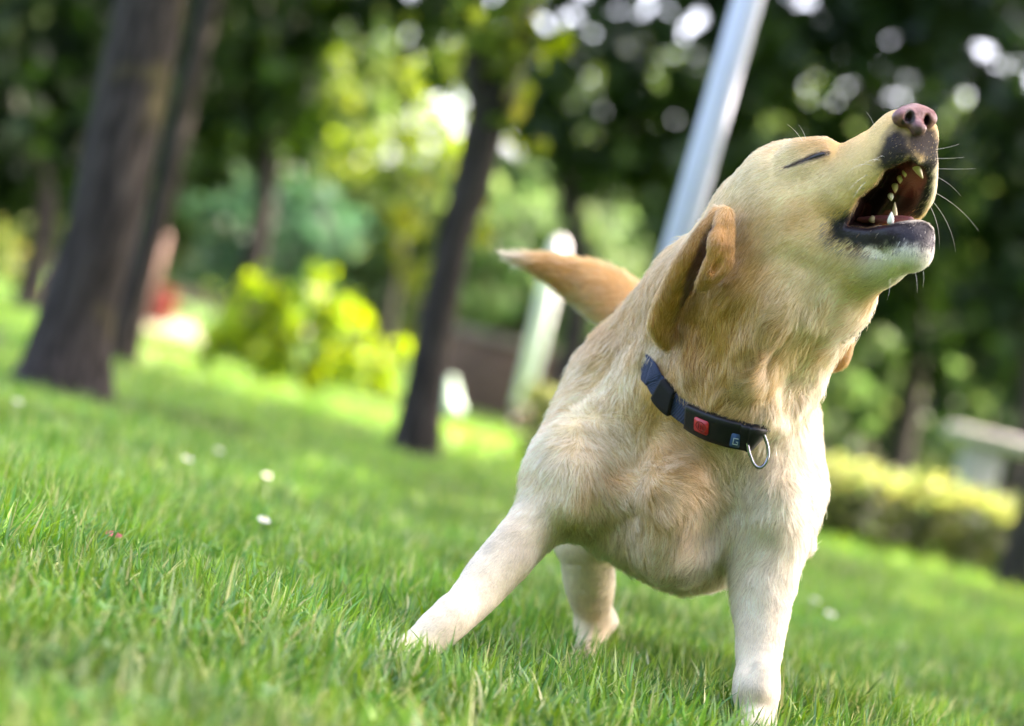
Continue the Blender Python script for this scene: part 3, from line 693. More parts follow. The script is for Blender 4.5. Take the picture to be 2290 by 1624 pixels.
# hind legs
dog.chain([(1400, 1000, 2.98, 140), (1318, 1190, 2.80, 80), (1312, 1225, 2.775, 66), (1318, 1320, 2.81, 52), (1330, 1388, 2.85, 37)], 0.03)
dog.chain([(1352, 1385, 2.86, 27), (1330, 1388, 2.85, 37), (1314, 1450, 2.815, 34), (1303, 1468, 2.77, 36)], 0.02)
dog.chain([(1600, 1000, 2.98, 140), (1690, 1190, 2.86, 78), (1690, 1320, 2.90, 50), (1700, 1400, 2.94, 36), (1690, 1500, 2.90, 32), (1688, 1532, 2.86, 36)], 0.03)
# toes
for (px, py, D, u) in ((893, 1464, 2.43, 0), (1689, 1642, 2.447, 1), (1303, 1468, 2.77, 2), (1688, 1532, 2.86, 3)):
    for j in (-1.5, -0.5, 0.5, 1.5):
        sc = 2.45 / D
        dog.cone((px + j * 24 * sc, py + 10 * sc + 5.7 * j, D + 0.004, 19 * sc), (px + j * 27 * sc - (8 if u == 0 else 0), py + 16 * sc + 6.5 * j, D - 0.022 + 0.005 * abs(j), 16 * sc), 0.008)
dog.cone((1010, 1372, 2.468, 22), (988, 1392, 2.462, 20), 0.03)                    # wrists and the tendon groove above them
dog.cone((1697, 1500, 2.478, 24), (1694, 1535, 2.472, 22), 0.03)
dog.cone((1668, 1360, 2.50, 6), (1672, 1480, 2.48, 4), 0.03, sub=True)
# tail
dog.chain([(1500, 770, 3.05, 66), (1400, 690, 3.03, 60), (1340, 651, 3.02, 56), (1278, 621, 3.02, 42), (1210, 594, 3.02, 25), (1140, 573, 3.02, 8)], 0.02)
# skull, cheek, brow
dog.cone((1768, 452, 2.50, 138), (1716, 496, 2.525, 128), 0.03)
dog.cone((1800, 515, 2.475, 112), (1755, 600, 2.505, 150), 0.04)
dog.cone((1765, 600, 2.505, 160), (1722, 650, 2.535, 186), 0.04)
dog.cone((1800, 345, 2.458, 30), (1838, 336, 2.45, 22), 0.02)
# muzzle and flews
dog.cone((1868, 428, 2.455, 88), (1985, 332, 2.41, 58), 0.02)
dog.cone((1900, 432, 2.43, 58), (2012, 340, 2.388, 47), 0.02)
dog.cone((2012, 296, 2.402, 50), (2052, 302, 2.404, 45), 0.015)
dog.chain([(2030, 335, 2.395, 38), (2056, 340, 2.415, 38), (2066, 395, 2.442, 30), (2048, 458, 2.468, 26), (1965, 520, 2.50, 30)], 0.015)
dog.cone((1985, 350, 2.44, 60), (1930, 420, 2.48, 70), 0.02)
dog.cone((2040, 395, 2.478, 44), (1980, 455, 2.505, 56), 0.02)
# lower jaw
dog.cone((1830, 530, 2.475, 78), (1960, 565, 2.43, 52), 0.025)
dog.cone((1960, 565, 2.43, 52), (2035, 556, 2.40, 52), 0.02)
dog.cone((1895, 520, 2.432, 24), (1985, 524, 2.398, 24), 0.012)
dog.cone((1985, 524, 2.398, 24), (2058, 520, 2.40, 26), 0.012)
# ears: near ear folded back into two lobes, far ear hanging behind the neck
EARF = (img((0.25, 0.15, 1.0)), 2.1)
dog.chain([(1606, 488, 2.444, 24), (1562, 552, 2.443, 28), (1514, 642, 2.468, 34), (1486, 712, 2.492, 34), (1490, 756, 2.506, 20)], 0.005, EARF)
dog.chain([(1622, 480, 2.436, 18), (1616, 533, 2.422, 33), (1612, 578, 2.421, 36), (1588, 614, 2.428, 26), (1568, 634, 2.438, 11)], 0.004, EARF)
dog.chain([(1598, 510, 2.428, 7), (1578, 555, 2.432, 11), (1550, 620, 2.446, 11), (1532, 690, 2.468, 9), (1518, 740, 2.488, 6)], 0.006, sub=True)
dog.chain([(1850, 640, 2.63, 40), (1872, 730, 2.63, 36), (1872, 795, 2.63, 30), (1862, 812, 2.63, 18)], 0.012)
# loose skin folds of the neck, the lowest one lying over the collar
dog.cone((1568, 830, 2.505, 24), (1660, 905, 2.485, 24), 0.045)
dog.cone((1730, 690, 2.435, 14), (1690, 830, 2.455, 18), 0.06)
dog.chain([(1480, 835, 2.575, 26), (1545, 890, 2.525, 30), (1630, 935, 2.49, 32), (1720, 935, 2.49, 32), (1800, 870, 2.53, 28)], 0.035)
# throat under the jaw
dog.cone((1955, 590, 2.44, 46), (1860, 640, 2.48, 92), 0.03)
# armpit and breastbone hollows
dog.cone((1300, 1240, 2.54, 26), (1360, 1190, 2.54, 14), 0.05, sub=True)
dog.cone((1595, 1290, 2.53, 14), (1600, 1180, 2.50, 8), 0.05, sub=True)
# breast muscles, shoulder points and the creases between them
dog.cone((1480, 1100, 2.535, 34), (1510, 1240, 2.555, 56), 0.06)
dog.cone((1300, 1085, 2.545, 24), (1290, 1120, 2.54, 20), 0.06)
dog.cone((1740, 1110, 2.545, 22), (1735, 1150, 2.54, 18), 0.06)
dog.cone((1395, 985, 2.535, 10), (1385, 1180, 2.515, 12), 0.05, sub=True)
dog.cone((1640, 1060, 2.51, 8), (1640, 1250, 2.50, 12), 0.05, sub=True)
# hollows and folds of the ear flaps
dog.chain([(1566, 575, 2.432, 4), (1525, 650, 2.455, 7), (1497, 735, 2.482, 4)], 0.010, sub=True)
dog.chain([(1627, 500, 2.420, 4), (1622, 560, 2.412, 6), (1596, 605, 2.420, 4)], 0.010, sub=True)
# closed eye: swollen lids above and below a crease, laid on the finished skull
def surf(px, py):
    D = 2.25
    for _ in range(60):
        e = dog.ev(P(px, py, D)[None])[0]; D += e * 0.9
        if e < 1e-5: break
    return D
def bump(pts, r, proud, k):
    r_px = r * FPX / 2.45
    dog.chain([(x, y, surf(x, y) + r - proud, r_px * q) for x, y, q in pts], k)
LIDS = [(1754, 375), (1770, 370), (1787, 363), (1803, 357), (1818, 351), (1833, 346), (1848, 343)]
lid_d = [surf(x, y) for x, y in LIDS]
bump([(1765, 357, .7), (1790, 346, 1), (1818, 336, 1), (1842, 331, .7)], 0.011, 0.0028, 0.014)
bump([(1768, 386, .7), (1795, 379, 1), (1822, 368, 1), (1846, 356, .7)], 0.010, 0.0024, 0.012)
dog.chain([(x, y, d_ - 0.0003, q) for (x, y), d_, q in zip(LIDS, lid_d, (2, 3, 4, 5, 5.5, 5, 2.5))], 0.004, sub=True)
# mouth opening
MOUTH = np.array([(1890, 506), (1922, 443), (1962, 410), (1981, 380), (2037, 356), (2062, 374), (2069, 398), (2060, 432), (2046, 464), (2036, 486), (1990, 503), (1940, 512)], float)
def poly_sdf(x, y, poly):
    d = np.full(len(x), 1e9); s = np.ones(len(x))
    n = len(poly)
    for i in range(n):
        a, b = poly[i], poly[i - 1]
        ex, ey = b[0] - a[0], b[1] - a[1]; wx, wy = x - a[0], y - a[1]
        t = np.clip((wx * ex + wy * ey) / (ex * ex + ey * ey), 0, 1)
        d = np.minimum(d, (wx - ex * t) ** 2 + (wy - ey * t) ** 2)
        c1, c2, c3 = y >= a[1], y < b[1], ex * wy > ey * wx
        s = np.where((c1 & c2 & c3) | (~c1 & ~c2 & ~c3), -s, s)
    return s * np.sqrt(d)
def mouth_sdf(p):
    x, y, d = proj(p)
    e = poly_sdf(x, y, MOUTH) * d / FPX
    back = 2.488 - 0.00042 * np.clip(x - 1900, -20, 120) - 0.0006 * np.clip(420 - y, 0, 70) * np.clip((x - 2000) / 40, 0, 1)
    e = e + np.clip(d - 2.43, 0, 1) * 0.18
    return np.maximum(e, (d - back) * 0.9)
dog.func(mouth_sdf, 0.005, True)

bv, bf = dog.mesh((-0.25, 2.28, -0.06), (0.52, 3.22, 0.80), 0.0022)
# muscle and skin relief
bn = vert_normals(bv, bf)
def near(p, c, r):     # soft ball round a landmark (px, py, depth), r in metres
    return np.exp(-((p - P(*c)) ** 2).sum(1) / (r * r))
hair_zone = 1 - near(bv, (1990, 420, 2.42), 0.075)
loose = np.clip(near(bv, (1680, 790, 2.45), 0.10) + near(bv, (1500, 1080, 2.53), 0.13) + near(bv, (1400, 880, 2.60), 0.08), 0, 1)
_dn = norm(img((-0.45, -0.85, 0.0))); _st = bv - 0.62 * (bv @ _dn)[:, None] * _dn + vnoise3(bv, 0.06, 14) * 0.016
fold = vnoise(_st, 0.034, 13); fold = fold - 0.6 * np.abs(vnoise(_st, 0.022, 15))
bv = bv + bn * (vnoise(bv, 0.05, 3) * 0.0018 * hair_zone + vnoise(bv, 0.018, 4) * 0.0007 * hair_zone + fold * 0.0075 * loose * hair_zone)[:, None]
earz = np.clip(near(bv, (1500, 690, 2.48), 0.045) + near(bv, (1550, 580, 2.45), 0.035) + near(bv, (1615, 560, 2.42), 0.03), 0, 1)
bv = bv + bn * ((vnoise(bv, 0.020, 18) - 0.4 * np.abs(vnoise(bv, 0.013, 19))) * 0.0019 * earz)[:, None]
bn = vert_normals(bv, bf)
px_, py_, dd_ = proj(bv)
#@@DOGREST
dog_root = empty('dog', tuple(ground_pt(1480, 1560)), label='yellow labrador with eyes shut barking upwards on the lawn', cat='dog')
bvh = BVHTree.FromPolygons([Vector(v) for v in bv], bf.tolist())
def snap(px, py, off=0.0):
    """point on the dog's skin seen at a place of the picture, lifted by off metres; returns point, normal"""
    d = Vector(P(px, py, 1.0) - cam_pos).normalized()
    h, n, i, dist = bvh.ray_cast(Vector(cam_pos), d)
    if h is None:
        h, n, i, dist = bvh.find_nearest(Vector(P(px, py, 2.45)))
    nn = norm(bn[bf[i]].mean(0))
    return np.array(h) + nn * off, nn

LID = [(x, y, proj(snap(x, y)[0][None])[2][0]) for x, y in LIDS]
def lid_dist(p):
    """distance to the closed eye, tapering towards its outer corner"""
    best = np.full(len(p), 1e9); q = [P(*t[:3]) for t in LID]; m_ = len(q) - 1
    for i in range(m_):
        a, b = q[i], q[i + 1]; ba = b - a; t = np.clip(((p - a) @ ba) / (ba @ ba), 0, 1)
        best = np.minimum(best, np.linalg.norm(p - a - t[:, None] * ba, axis=1) * np.interp((i + t) / m_, [0, .35, .75, 1], [2.6, 1.5, .95, 1.15]))
    return best
# ---- coat colours by body region (soft balls round landmarks: px, py, depth, radius m, colour, weight)
CREAM, PALE, GOLD, AMBER, WHITE = (0.83, 0.560, 0.235), (0.87, 0.69, 0.37), (0.60, 0.300, 0.070), (0.42, 0.185, 0.038), (0.82, 0.72, 0.52)
SPOTS = [
    (1500, 640, 2.47, 0.060, AMBER, 2.2), (1490, 740, 2.50, 0.045, AMBER, 1.8), (1550, 560, 2.45, 0.045, AMBER, 2.0), (1625, 530, 2.43, 0.035, AMBER, 2.0),
    (1600, 700, 2.47, 0.045, GOLD, 4), (1590, 800, 2.47, 0.050, GOLD, 4), (1660, 780, 2.45, 0.035, GOLD, 2.2), (1680, 690, 2.43, 0.025, GOLD, 2.5), (1710, 780, 2.44, 0.022, AMBER, 1.6), (1640, 830, 2.47, 0.028, GOLD, 2.5), (1560, 760, 2.48, 0.028, AMBER, 1.6), (1600, 680, 2.46, 0.024, AMBER, 1.4), (1390, 720, 2.68, 0.055, AMBER, 1.6), (1440, 690, 2.60, 0.05, AMBER, 1.5),
    (1340, 690, 3.00, 0.05, GOLD, 1.0), (1280, 590, 3.00, 0.06, AMBER, 1.6), (1200, 580, 3.02, 0.04, AMBER, 1.3), (1370, 640, 3.0, 0.05, GOLD, 1.4), (1872, 790, 2.63, 0.05, AMBER, 3.0),
    (1330, 700, 3.00, 0.03, WHITE, 2.0), (1400, 730, 3.00, 0.03, WHITE, 2.0), (1145, 573, 3.02, 0.02, WHITE, 3.0), (1480, 700, 2.46, 0.05, AMBER, 2.0), (1600, 580, 2.42, 0.03, AMBER, 2.0), (1560, 640, 2.46, 0.03, AMBER, 1.5),
    (1660, 770, 2.44, 0.04, GOLD, 1.4), (1460, 930, 2.53, 0.03, GOLD, 1.4), (1520, 1060, 2.51, 0.04, GOLD, 0.5), (1490, 1000, 2.54, 0.055, GOLD, 0.7), (1440, 900, 2.54, 0.035, GOLD, 1.0), (1400, 1180, 2.52, 0.06, GOLD, 0.55), (1600, 1120, 2.50, 0.05, GOLD, 0.35), (1500, 1250, 2.52, 0.05, GOLD, 0.5), (1680, 1230, 2.5, 0.03, GOLD, 0.4),
    (1820, 325, 2.45, 0.014, GOLD, 1.6), (1870, 340, 2.43, 0.02, GOLD, 0.6), (1900, 480, 2.41, 0.02, GOLD, 0.4),
    (1350, 900, 2.58, 0.07, PALE, 1.0), (1260, 1080, 2.54, 0.08, PALE, 0.8), (1780, 1050, 2.54, 0.09, WHITE, 1.3), (1760, 1250, 2.52, 0.06, WHITE, 1.4), (1690, 1450, 2.48, 0.12, WHITE, 3), (1050, 1340, 2.48, 0.14, WHITE, 3),
    (1700, 1600, 2.46, 0.1, WHITE, 3), (920, 1440, 2.43, 0.08, WHITE, 3), (1310, 1330, 2.79, 0.12, WHITE, 2), (1310, 1460, 2.79, 0.05, PALE, 2), (1690, 1400, 2.9, 0.15, WHITE, 2),
    (1790, 760, 2.44, 0.06, PALE, 1.2), (1740, 860, 2.45, 0.05, PALE, 1.4), (1840, 640, 2.44, 0.05, PALE, 0.6), (1560, 860, 2.5, 0.02, PALE, 1.0), (1480, 790, 2.54, 0.018, WHITE, 1.6),
    (2030, 592, 2.38, 0.032, (0.82, 0.78, 0.70), 6), (1985, 612, 2.39, 0.022, WHITE, 2), (1760, 440, 2.40, 0.06, PALE, 0.5), (2090, 400, 2.43, 0.025, WHITE, 1.5), (1700, 400, 2.43, 0.06, PALE, 0.6), (1250, 1000, 2.58, 0.06, PALE, 0.7)]
def coat_colour(p, jitter=True):
    wsum = np.full(len(p), 0.30); wpale = np.zeros(len(p)); col = np.tile(np.array(CREAM), (len(p), 1)) * 0.30
    for (x, y, D, r, c, wt) in SPOTS:
        g = wt * near(p, (x, y, D), r); wsum += g; wpale += g * (c[2] > 0.45); col += g[:, None] * np.array(c)
    col /= wsum[:, None]
    n1 = vnoise(p, 0.035, 31); n2 = vnoise(p, 0.012, 32)
    col = col * (1 + 0.12 * n1 + 0.12 * n2)[:, None]
    g = np.clip(0.7 * n1 + 0.65 * vnoise(p, 0.018, 35), 0, 1)[:, None] * (0.7 * (1 - np.clip(wpale / wsum * 1.1, 0, 1)))[:, None]
    return col * (1 - g) + np.array(GOLD) * g
LIPC = np.array((0.018, 0.015, 0.019))
def chain_dist(p, pts):
    best = np.full(len(p), 1e9)
    q = [P(*t[:3]) for t in pts]
    for a, b in zip(q[:-1], q[1:]):
        ba = b - a; t = np.clip(((p - a) @ ba) / (ba @ ba), 0, 1)
        best = np.minimum(best, np.linalg.norm(p - a - t[:, None] * ba, axis=1))
    return best
LIP_UP = [(1884, 506, 2.425), (1920, 444, 2.418), (1962, 410, 2.405), (1981, 380, 2.395), (2036, 354, 2.375), (2064, 370, 2.408), (2071, 398, 2.428), (2062, 434, 2.445), (2048, 464, 2.46)]
LIP_LOW = [(1884, 508, 2.425), (1920, 515, 2.405), (1960, 520, 2.392), (1990, 515, 2.386), (2035, 510, 2.374), (2070, 520, 2.385)]
MUZZLE_DARK = [(1992, 352, 2.372), (2008, 312, 2.366), (2024, 332, 2.358), (2046, 338, 2.358), (2052, 318, 2.362), (2078, 322, 2.385), (2082, 360, 2.405)]
def lip_mask(p):
    d1 = chain_dist(p, LIP_UP); d2 = chain_dist(p, LIP_LOW); d3 = chain_dist(p, MUZZLE_DARK)
    n = vnoise(p, 0.006, 51) * 0.0022
    m = np.maximum(1 - sstep(0.0055, 0.0125, d1 + 1.6 * n), 1 - sstep(0.012, 0.021, d2 + 1.8 * n))
    m = np.maximum(m, 0.97 * (1 - sstep(0.008, 0.025, d3 + 1.5 * n + 0.003 * vnoise(p, 0.004, 52))))
    return m
def mouth_inside(p):
    x, y, dd = proj(p)
    e = poly_sdf(x, y, MOUTH) * dd / FPX
    return np.maximum(1 - sstep(-0.001, 0.0035, mouth_sdf(p)), (1 - sstep(-0.0015, 0.0012, e)) * (dd > 2.385) * (dd < 2.55))
inside = mouth_inside(bv) * (np.linalg.norm(bv - P(1985, 430, 2.44), axis=1) < 0.09)
lip = np.maximum(lip_mask(bv), 0)
skin = coat_colour(bv) * 0.8
flesh = np.where((vnoise(bv, 0.012, 61) > 0.1)[:, None], np.array((0.050, 0.011, 0.012)), np.array((0.012, 0.005, 0.006)))
pk = near(bv, (2045, 400, 2.43), 0.020)[:, None]
flesh = flesh * (1 - pk) + np.array((0.20, 0.055, 0.055)) * pk
skin = skin * (1 - lip[:, None]) + LIPC * lip[:, None]
skin = skin * (1 - inside[:, None]) + flesh * inside[:, None]
dk = np.maximum(1 - sstep(0.0035, 0.007, chain_dist(bv, [(1884, 505, 2.42), (1922, 446, 2.425), (1962, 412, 2.41), (1981, 382, 2.40), (2036, 358, 2.385)])), 0)[:, None] * inside[:, None]
skin = skin * (1 - dk) + LIPC * dk
# crevice between the ear lobes, its shade painted into the skin colour
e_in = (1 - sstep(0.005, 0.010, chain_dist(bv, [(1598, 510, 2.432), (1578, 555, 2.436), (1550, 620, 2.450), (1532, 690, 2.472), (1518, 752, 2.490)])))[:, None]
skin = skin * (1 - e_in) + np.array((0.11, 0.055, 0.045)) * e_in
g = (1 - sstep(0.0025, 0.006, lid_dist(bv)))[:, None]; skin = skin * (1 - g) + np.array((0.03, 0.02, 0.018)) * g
wet = np.maximum(lip * (chain_dist(bv, MUZZLE_DARK) > 0.016), inside)

m_body, n, b = new_mat('dog_skin')
a1 = n.nodes.new('ShaderNodeAttribute'); a1.attribute_name = 'tint'; n.links.new(a1.outputs['Color'], b.inputs['Base Color']); b.inputs['Specular IOR Level'].default_value = 0.2
a2 = n.nodes.new('ShaderNodeAttribute'); a2.attribute_name = 'wet'
mr = n.nodes.new('ShaderNodeMapRange'); mr.inputs['To Min'].default_value = 0.85; mr.inputs['To Max'].default_value = 0.32
n.links.new(a2.outputs['Fac'], mr.inputs['Value']); n.links.new(mr.outputs['Result'], b.inputs['Roughness'])
tx = n.nodes.new('ShaderNodeTexNoise'); tx.inputs['Scale'].default_value = 420; tc = n.nodes.new('ShaderNodeTexCoord'); n.links.new(tc.outputs['Object'], tx.inputs['Vector'])
bp = n.nodes.new('ShaderNodeBump'); bp.inputs['Strength'].default_value = 0.35; bp.inputs['Distance'].default_value = 0.002
n.links.new(tx.outputs['Fac'], bp.inputs['Height']); n.links.new(bp.outputs['Normal'], b.inputs['Normal'])
body = mesh_np('body', bv, bf, m_body, smooth=True)
point_attr(body, 'tint', skin); point_attr(body, 'wet', np.stack([wet] * 3, 1))
keep(body, dog_root)

# ---- collar band path, laid on the skin and closed behind the neck
vis = [(1452, 832), (1468, 862), (1490, 889), (1516, 912), (1545, 930), (1580, 948), (1618, 963), (1655, 972), (1688, 972)]
cpts, cnrm = [], []
for q in vis:
    h, nn = snap(*q); cpts.append(h); cnrm.append(nn)
cpts = np.array(cpts); cnrm = np.array(cnrm)
for _ in range(4):      # even out small bumps of the skin
    cpts[1:-1] = 0.5 * cpts[1:-1] + 0.25 * (cpts[:-2] + cpts[2:]); cnrm[1:-1] = norm(0.5 * cnrm[1:-1] + 0.25 * (cnrm[:-2] + cnrm[2:]))
cnrm = norm(cnrm - 0.55 * np.minimum(cnrm @ upv, 0)[:, None] * upv)      # the band stands a little more upright than the skin below it
lift_ = np.array([.002, .006, .008, .009, .009, .009, .009, .008, .004])
cpts = cpts + (0.45 * cnrm - 0.55 * fwd) * lift_[:, None]
axc = P(1640, 850, 2.62)                                   # middle of the neck at the collar
pn = norm(np.linalg.svd(np.concatenate([cpts - axc, (cpts - axc) * 0.5]))[2][2])      # normal of the collar's plane
e1 = norm((cpts[0] - axc) - ((cpts[0] - axc) @ pn) * pn); e2 = np.cross(pn, e1)
ang_ = lambda p: math.atan2((p - axc) @ e2, (p - axc) @ e1)
a_end = ang_(cpts[-1]); sgn = 1 if a_end > 0 else -1
hid = []
for k, f_ in enumerate(np.linspace(0, 1, 13)[1:-1]):
    a = a_end + sgn * f_ * (2 * math.pi - abs(a_end)); dr = e1 * math.cos(a) + e2 * math.sin(a)
    h, nn, _, dist = bvh.ray_cast(Vector(axc), Vector(dr)); dist = min(dist or .12, .13)
    hid.append(axc + dr * (dist + np.interp(f_, [0, .12, .45, .8, .94, 1], [-.010, -.016, -.012, -.010, -.010, -.004])))
hn = [norm(h - axc) for h in hid]
loop = spline(np.concatenate([cpts, hid]), 8, True); lnrm = norm(spline(np.concatenate([cnrm, hn]), 8, True))
ltan = norm(np.roll(loop, -1, 0) - np.roll(loop, 1, 0)); lwid = norm(np.cross(lnrm, ltan)); lnrm = norm(np.cross(ltan, lwid))
NV = (len(vis) - 1) * 8

# ---- fur
FLOW = [((1950, 300, 2.40), -HF), ((1880, 350, 2.43), -HF), ((1760, 350, 2.45), -HF), ((1680, 420, 2.45), -HF), ((1960, 370, 2.39), img((-.62, -.72, -.2))), ((1830, 480, 2.40), img((-.8, -.5, -.3))),
        ((1720, 520, 2.42), img((-.75, -.6, -.2))), ((1900, 560, 2.41), img((-.85, -.45, -.2))), ((2000, 580, 2.38), img((-.55, -.8, -.1))), ((2060, 560, 2.37), img((-.1, -1, 0))),
        ((1850, 640, 2.44), img((-.75, -.65, 0))), ((1760, 640, 2.42), img((-.7, -.7, 0))), ((1860, 730, 2.45), img((-.45, -.9, 0))), ((1760, 800, 2.45), img((-.6, -.8, 0))), ((1680, 720, 2.43), img((-.35, -.9, 0))),
        ((1600, 760, 2.46), img((-.25, -.97, 0))), ((1660, 880, 2.46), img((-.80, -.6, 0))), ((1560, 870, 2.50), img((-.25, -.97, 0))), ((1760, 900, 2.48), img((-.5, -.85, 0))), ((1490, 800, 2.54), img((-.3, -.95, 0))),
        ((1560, 560, 2.44), img((-.5, -.86, 0))), ((1500, 680, 2.47), img((-.15, -1, 0))), ((1625, 540, 2.43), img((-.15, -1, 0))), ((1590, 610, 2.43), img((-.5, -.85, 0))),
        ((1400, 750, 2.64), img((-.5, -.75, -.4))), ((1340, 850, 2.62), img((-.35, -.9, -.3))), ((1260, 950, 2.60), img((-.3, -.9, -.3))), ((1400, 960, 2.56), img((-.05, -1, 0))), ((1480, 1040, 2.54), img((.35, -.9, 0))),
        ((1300, 1080, 2.52), img((-.25, -.95, 0))), ((1420, 1120, 2.52), img((.55, -.8, 0))), ((1560, 1060, 2.52), img((-.15, -.95, 0))), ((1650, 1060, 2.52), img((-.45, -.85, 0))), ((1600, 1180, 2.51), img((-.35, -.9, .1))),
        ((1500, 1220, 2.53), img((-.25, -.9, .2))), ((1720, 1120, 2.51), img((-.2, -.97, 0))), ((1800, 1000, 2.58), img((.05, -1, -.2))), ((1790, 1200, 2.56), img((-.05, -1, 0))), ((1700, 1300, 2.50), img((-.1, -1, 0))),
        ((1700, 1500, 2.47), img((0, -1, 0))), ((1690, 1620, 2.45), img((0, -.8, .5))), ((1200, 1170, 2.51), img((-.55, -.8, 0))), ((1060, 1340, 2.47), img((-.68, -.7, 0))), ((940, 1430, 2.43), img((-.8, -.5, .2))),
        ((1350, 1220, 2.56), img((.2, -.6, -.6))), ((1480, 1310, 2.62), img((0, -.3, -.9))), ((1310, 1300, 2.76), img((0, -1, 0))), ((1310, 1450, 2.77), img((0, -1, .1))), ((1700, 1400, 2.9), img((0, -1, 0))),
        ((1400, 680, 3.0), img((-.8, .35, 0))), ((1280, 620, 3.0), img((-.9, .3, 0))), ((1180, 585, 3.02), img((-.97, .2, 0))), ((1400, 850, 2.9), img((-.2, -.5, -.85))), ((1700, 900, 2.85), img((.1, -.5, -.85))),
        ((1480, 900, 3.05), img((0, -.9, -.3))), ((1872, 760, 2.62), img((-.1, -1, 0)))]
def flow(p):
    acc = np.zeros((len(p), 3)); ws = np.full(len(p), 1e-9)
    for (c, d) in FLOW:
        q = ((p - P(*c)) ** 2).sum(1); wt = 1.0 / (q + 0.0006) ** 2
        acc += wt[:, None] * norm(np.asarray(d)); ws += wt
    return norm(acc / ws[:, None])
LEN = [((1960, 340, 2.39), .05, .0045), ((2040, 330, 2.37), .05, .0035), ((1990, 560, 2.38), .045, .006), ((1800, 430, 2.41), .07, .0085), ((1700, 460, 2.43), .06, .010), ((1560, 600, 2.45), .05, .009), ((1500, 700, 2.48), .05, .010),
       ((1625, 540, 2.43), .03, .007), ((1840, 600, 2.43), .05, .013), ((1760, 740, 2.45), .06, .021), ((1600, 780, 2.47), .05, .020), ((1680, 900, 2.47), .05, .025), ((1500, 850, 2.53), .03, .021), ((1560, 870, 2.5), .03, .024), ((1450, 1000, 2.55), .09, .024), ((1620, 1090, 2.52), .09, .025),
       ((1350, 1050, 2.54), .08, .019), ((1500, 1220, 2.53), .08, .024), ((1250, 950, 2.6), .07, .015), ((1380, 760, 2.66), .07, .018), ((1800, 1000, 2.58), .07, .015), ((1200, 1180, 2.52), .06, .010), ((1050, 1340, 2.48), .10, .0065), ((900, 1450, 2.43), .06, .007),
       ((1700, 1300, 2.5), .06, .012), ((1700, 1480, 2.48), .10, .0065), ((1690, 1600, 2.46), .06, .007), ((1310, 1330, 2.78), .10, .008), ((1690, 1400, 2.9), .12, .008), ((1350, 650, 3.0), .09, .020), ((1180, 585, 3.02), .05, .022), ((1872, 760, 2.63), .05, .009)]
def fur_len(p):
    acc = np.full(len(p), .016 * 0.02); ws = np.full(len(p), 0.02)
    for (c, r, L) in LEN:
        g = near(p, c, r); acc += g * L; ws += g
    return acc / ws

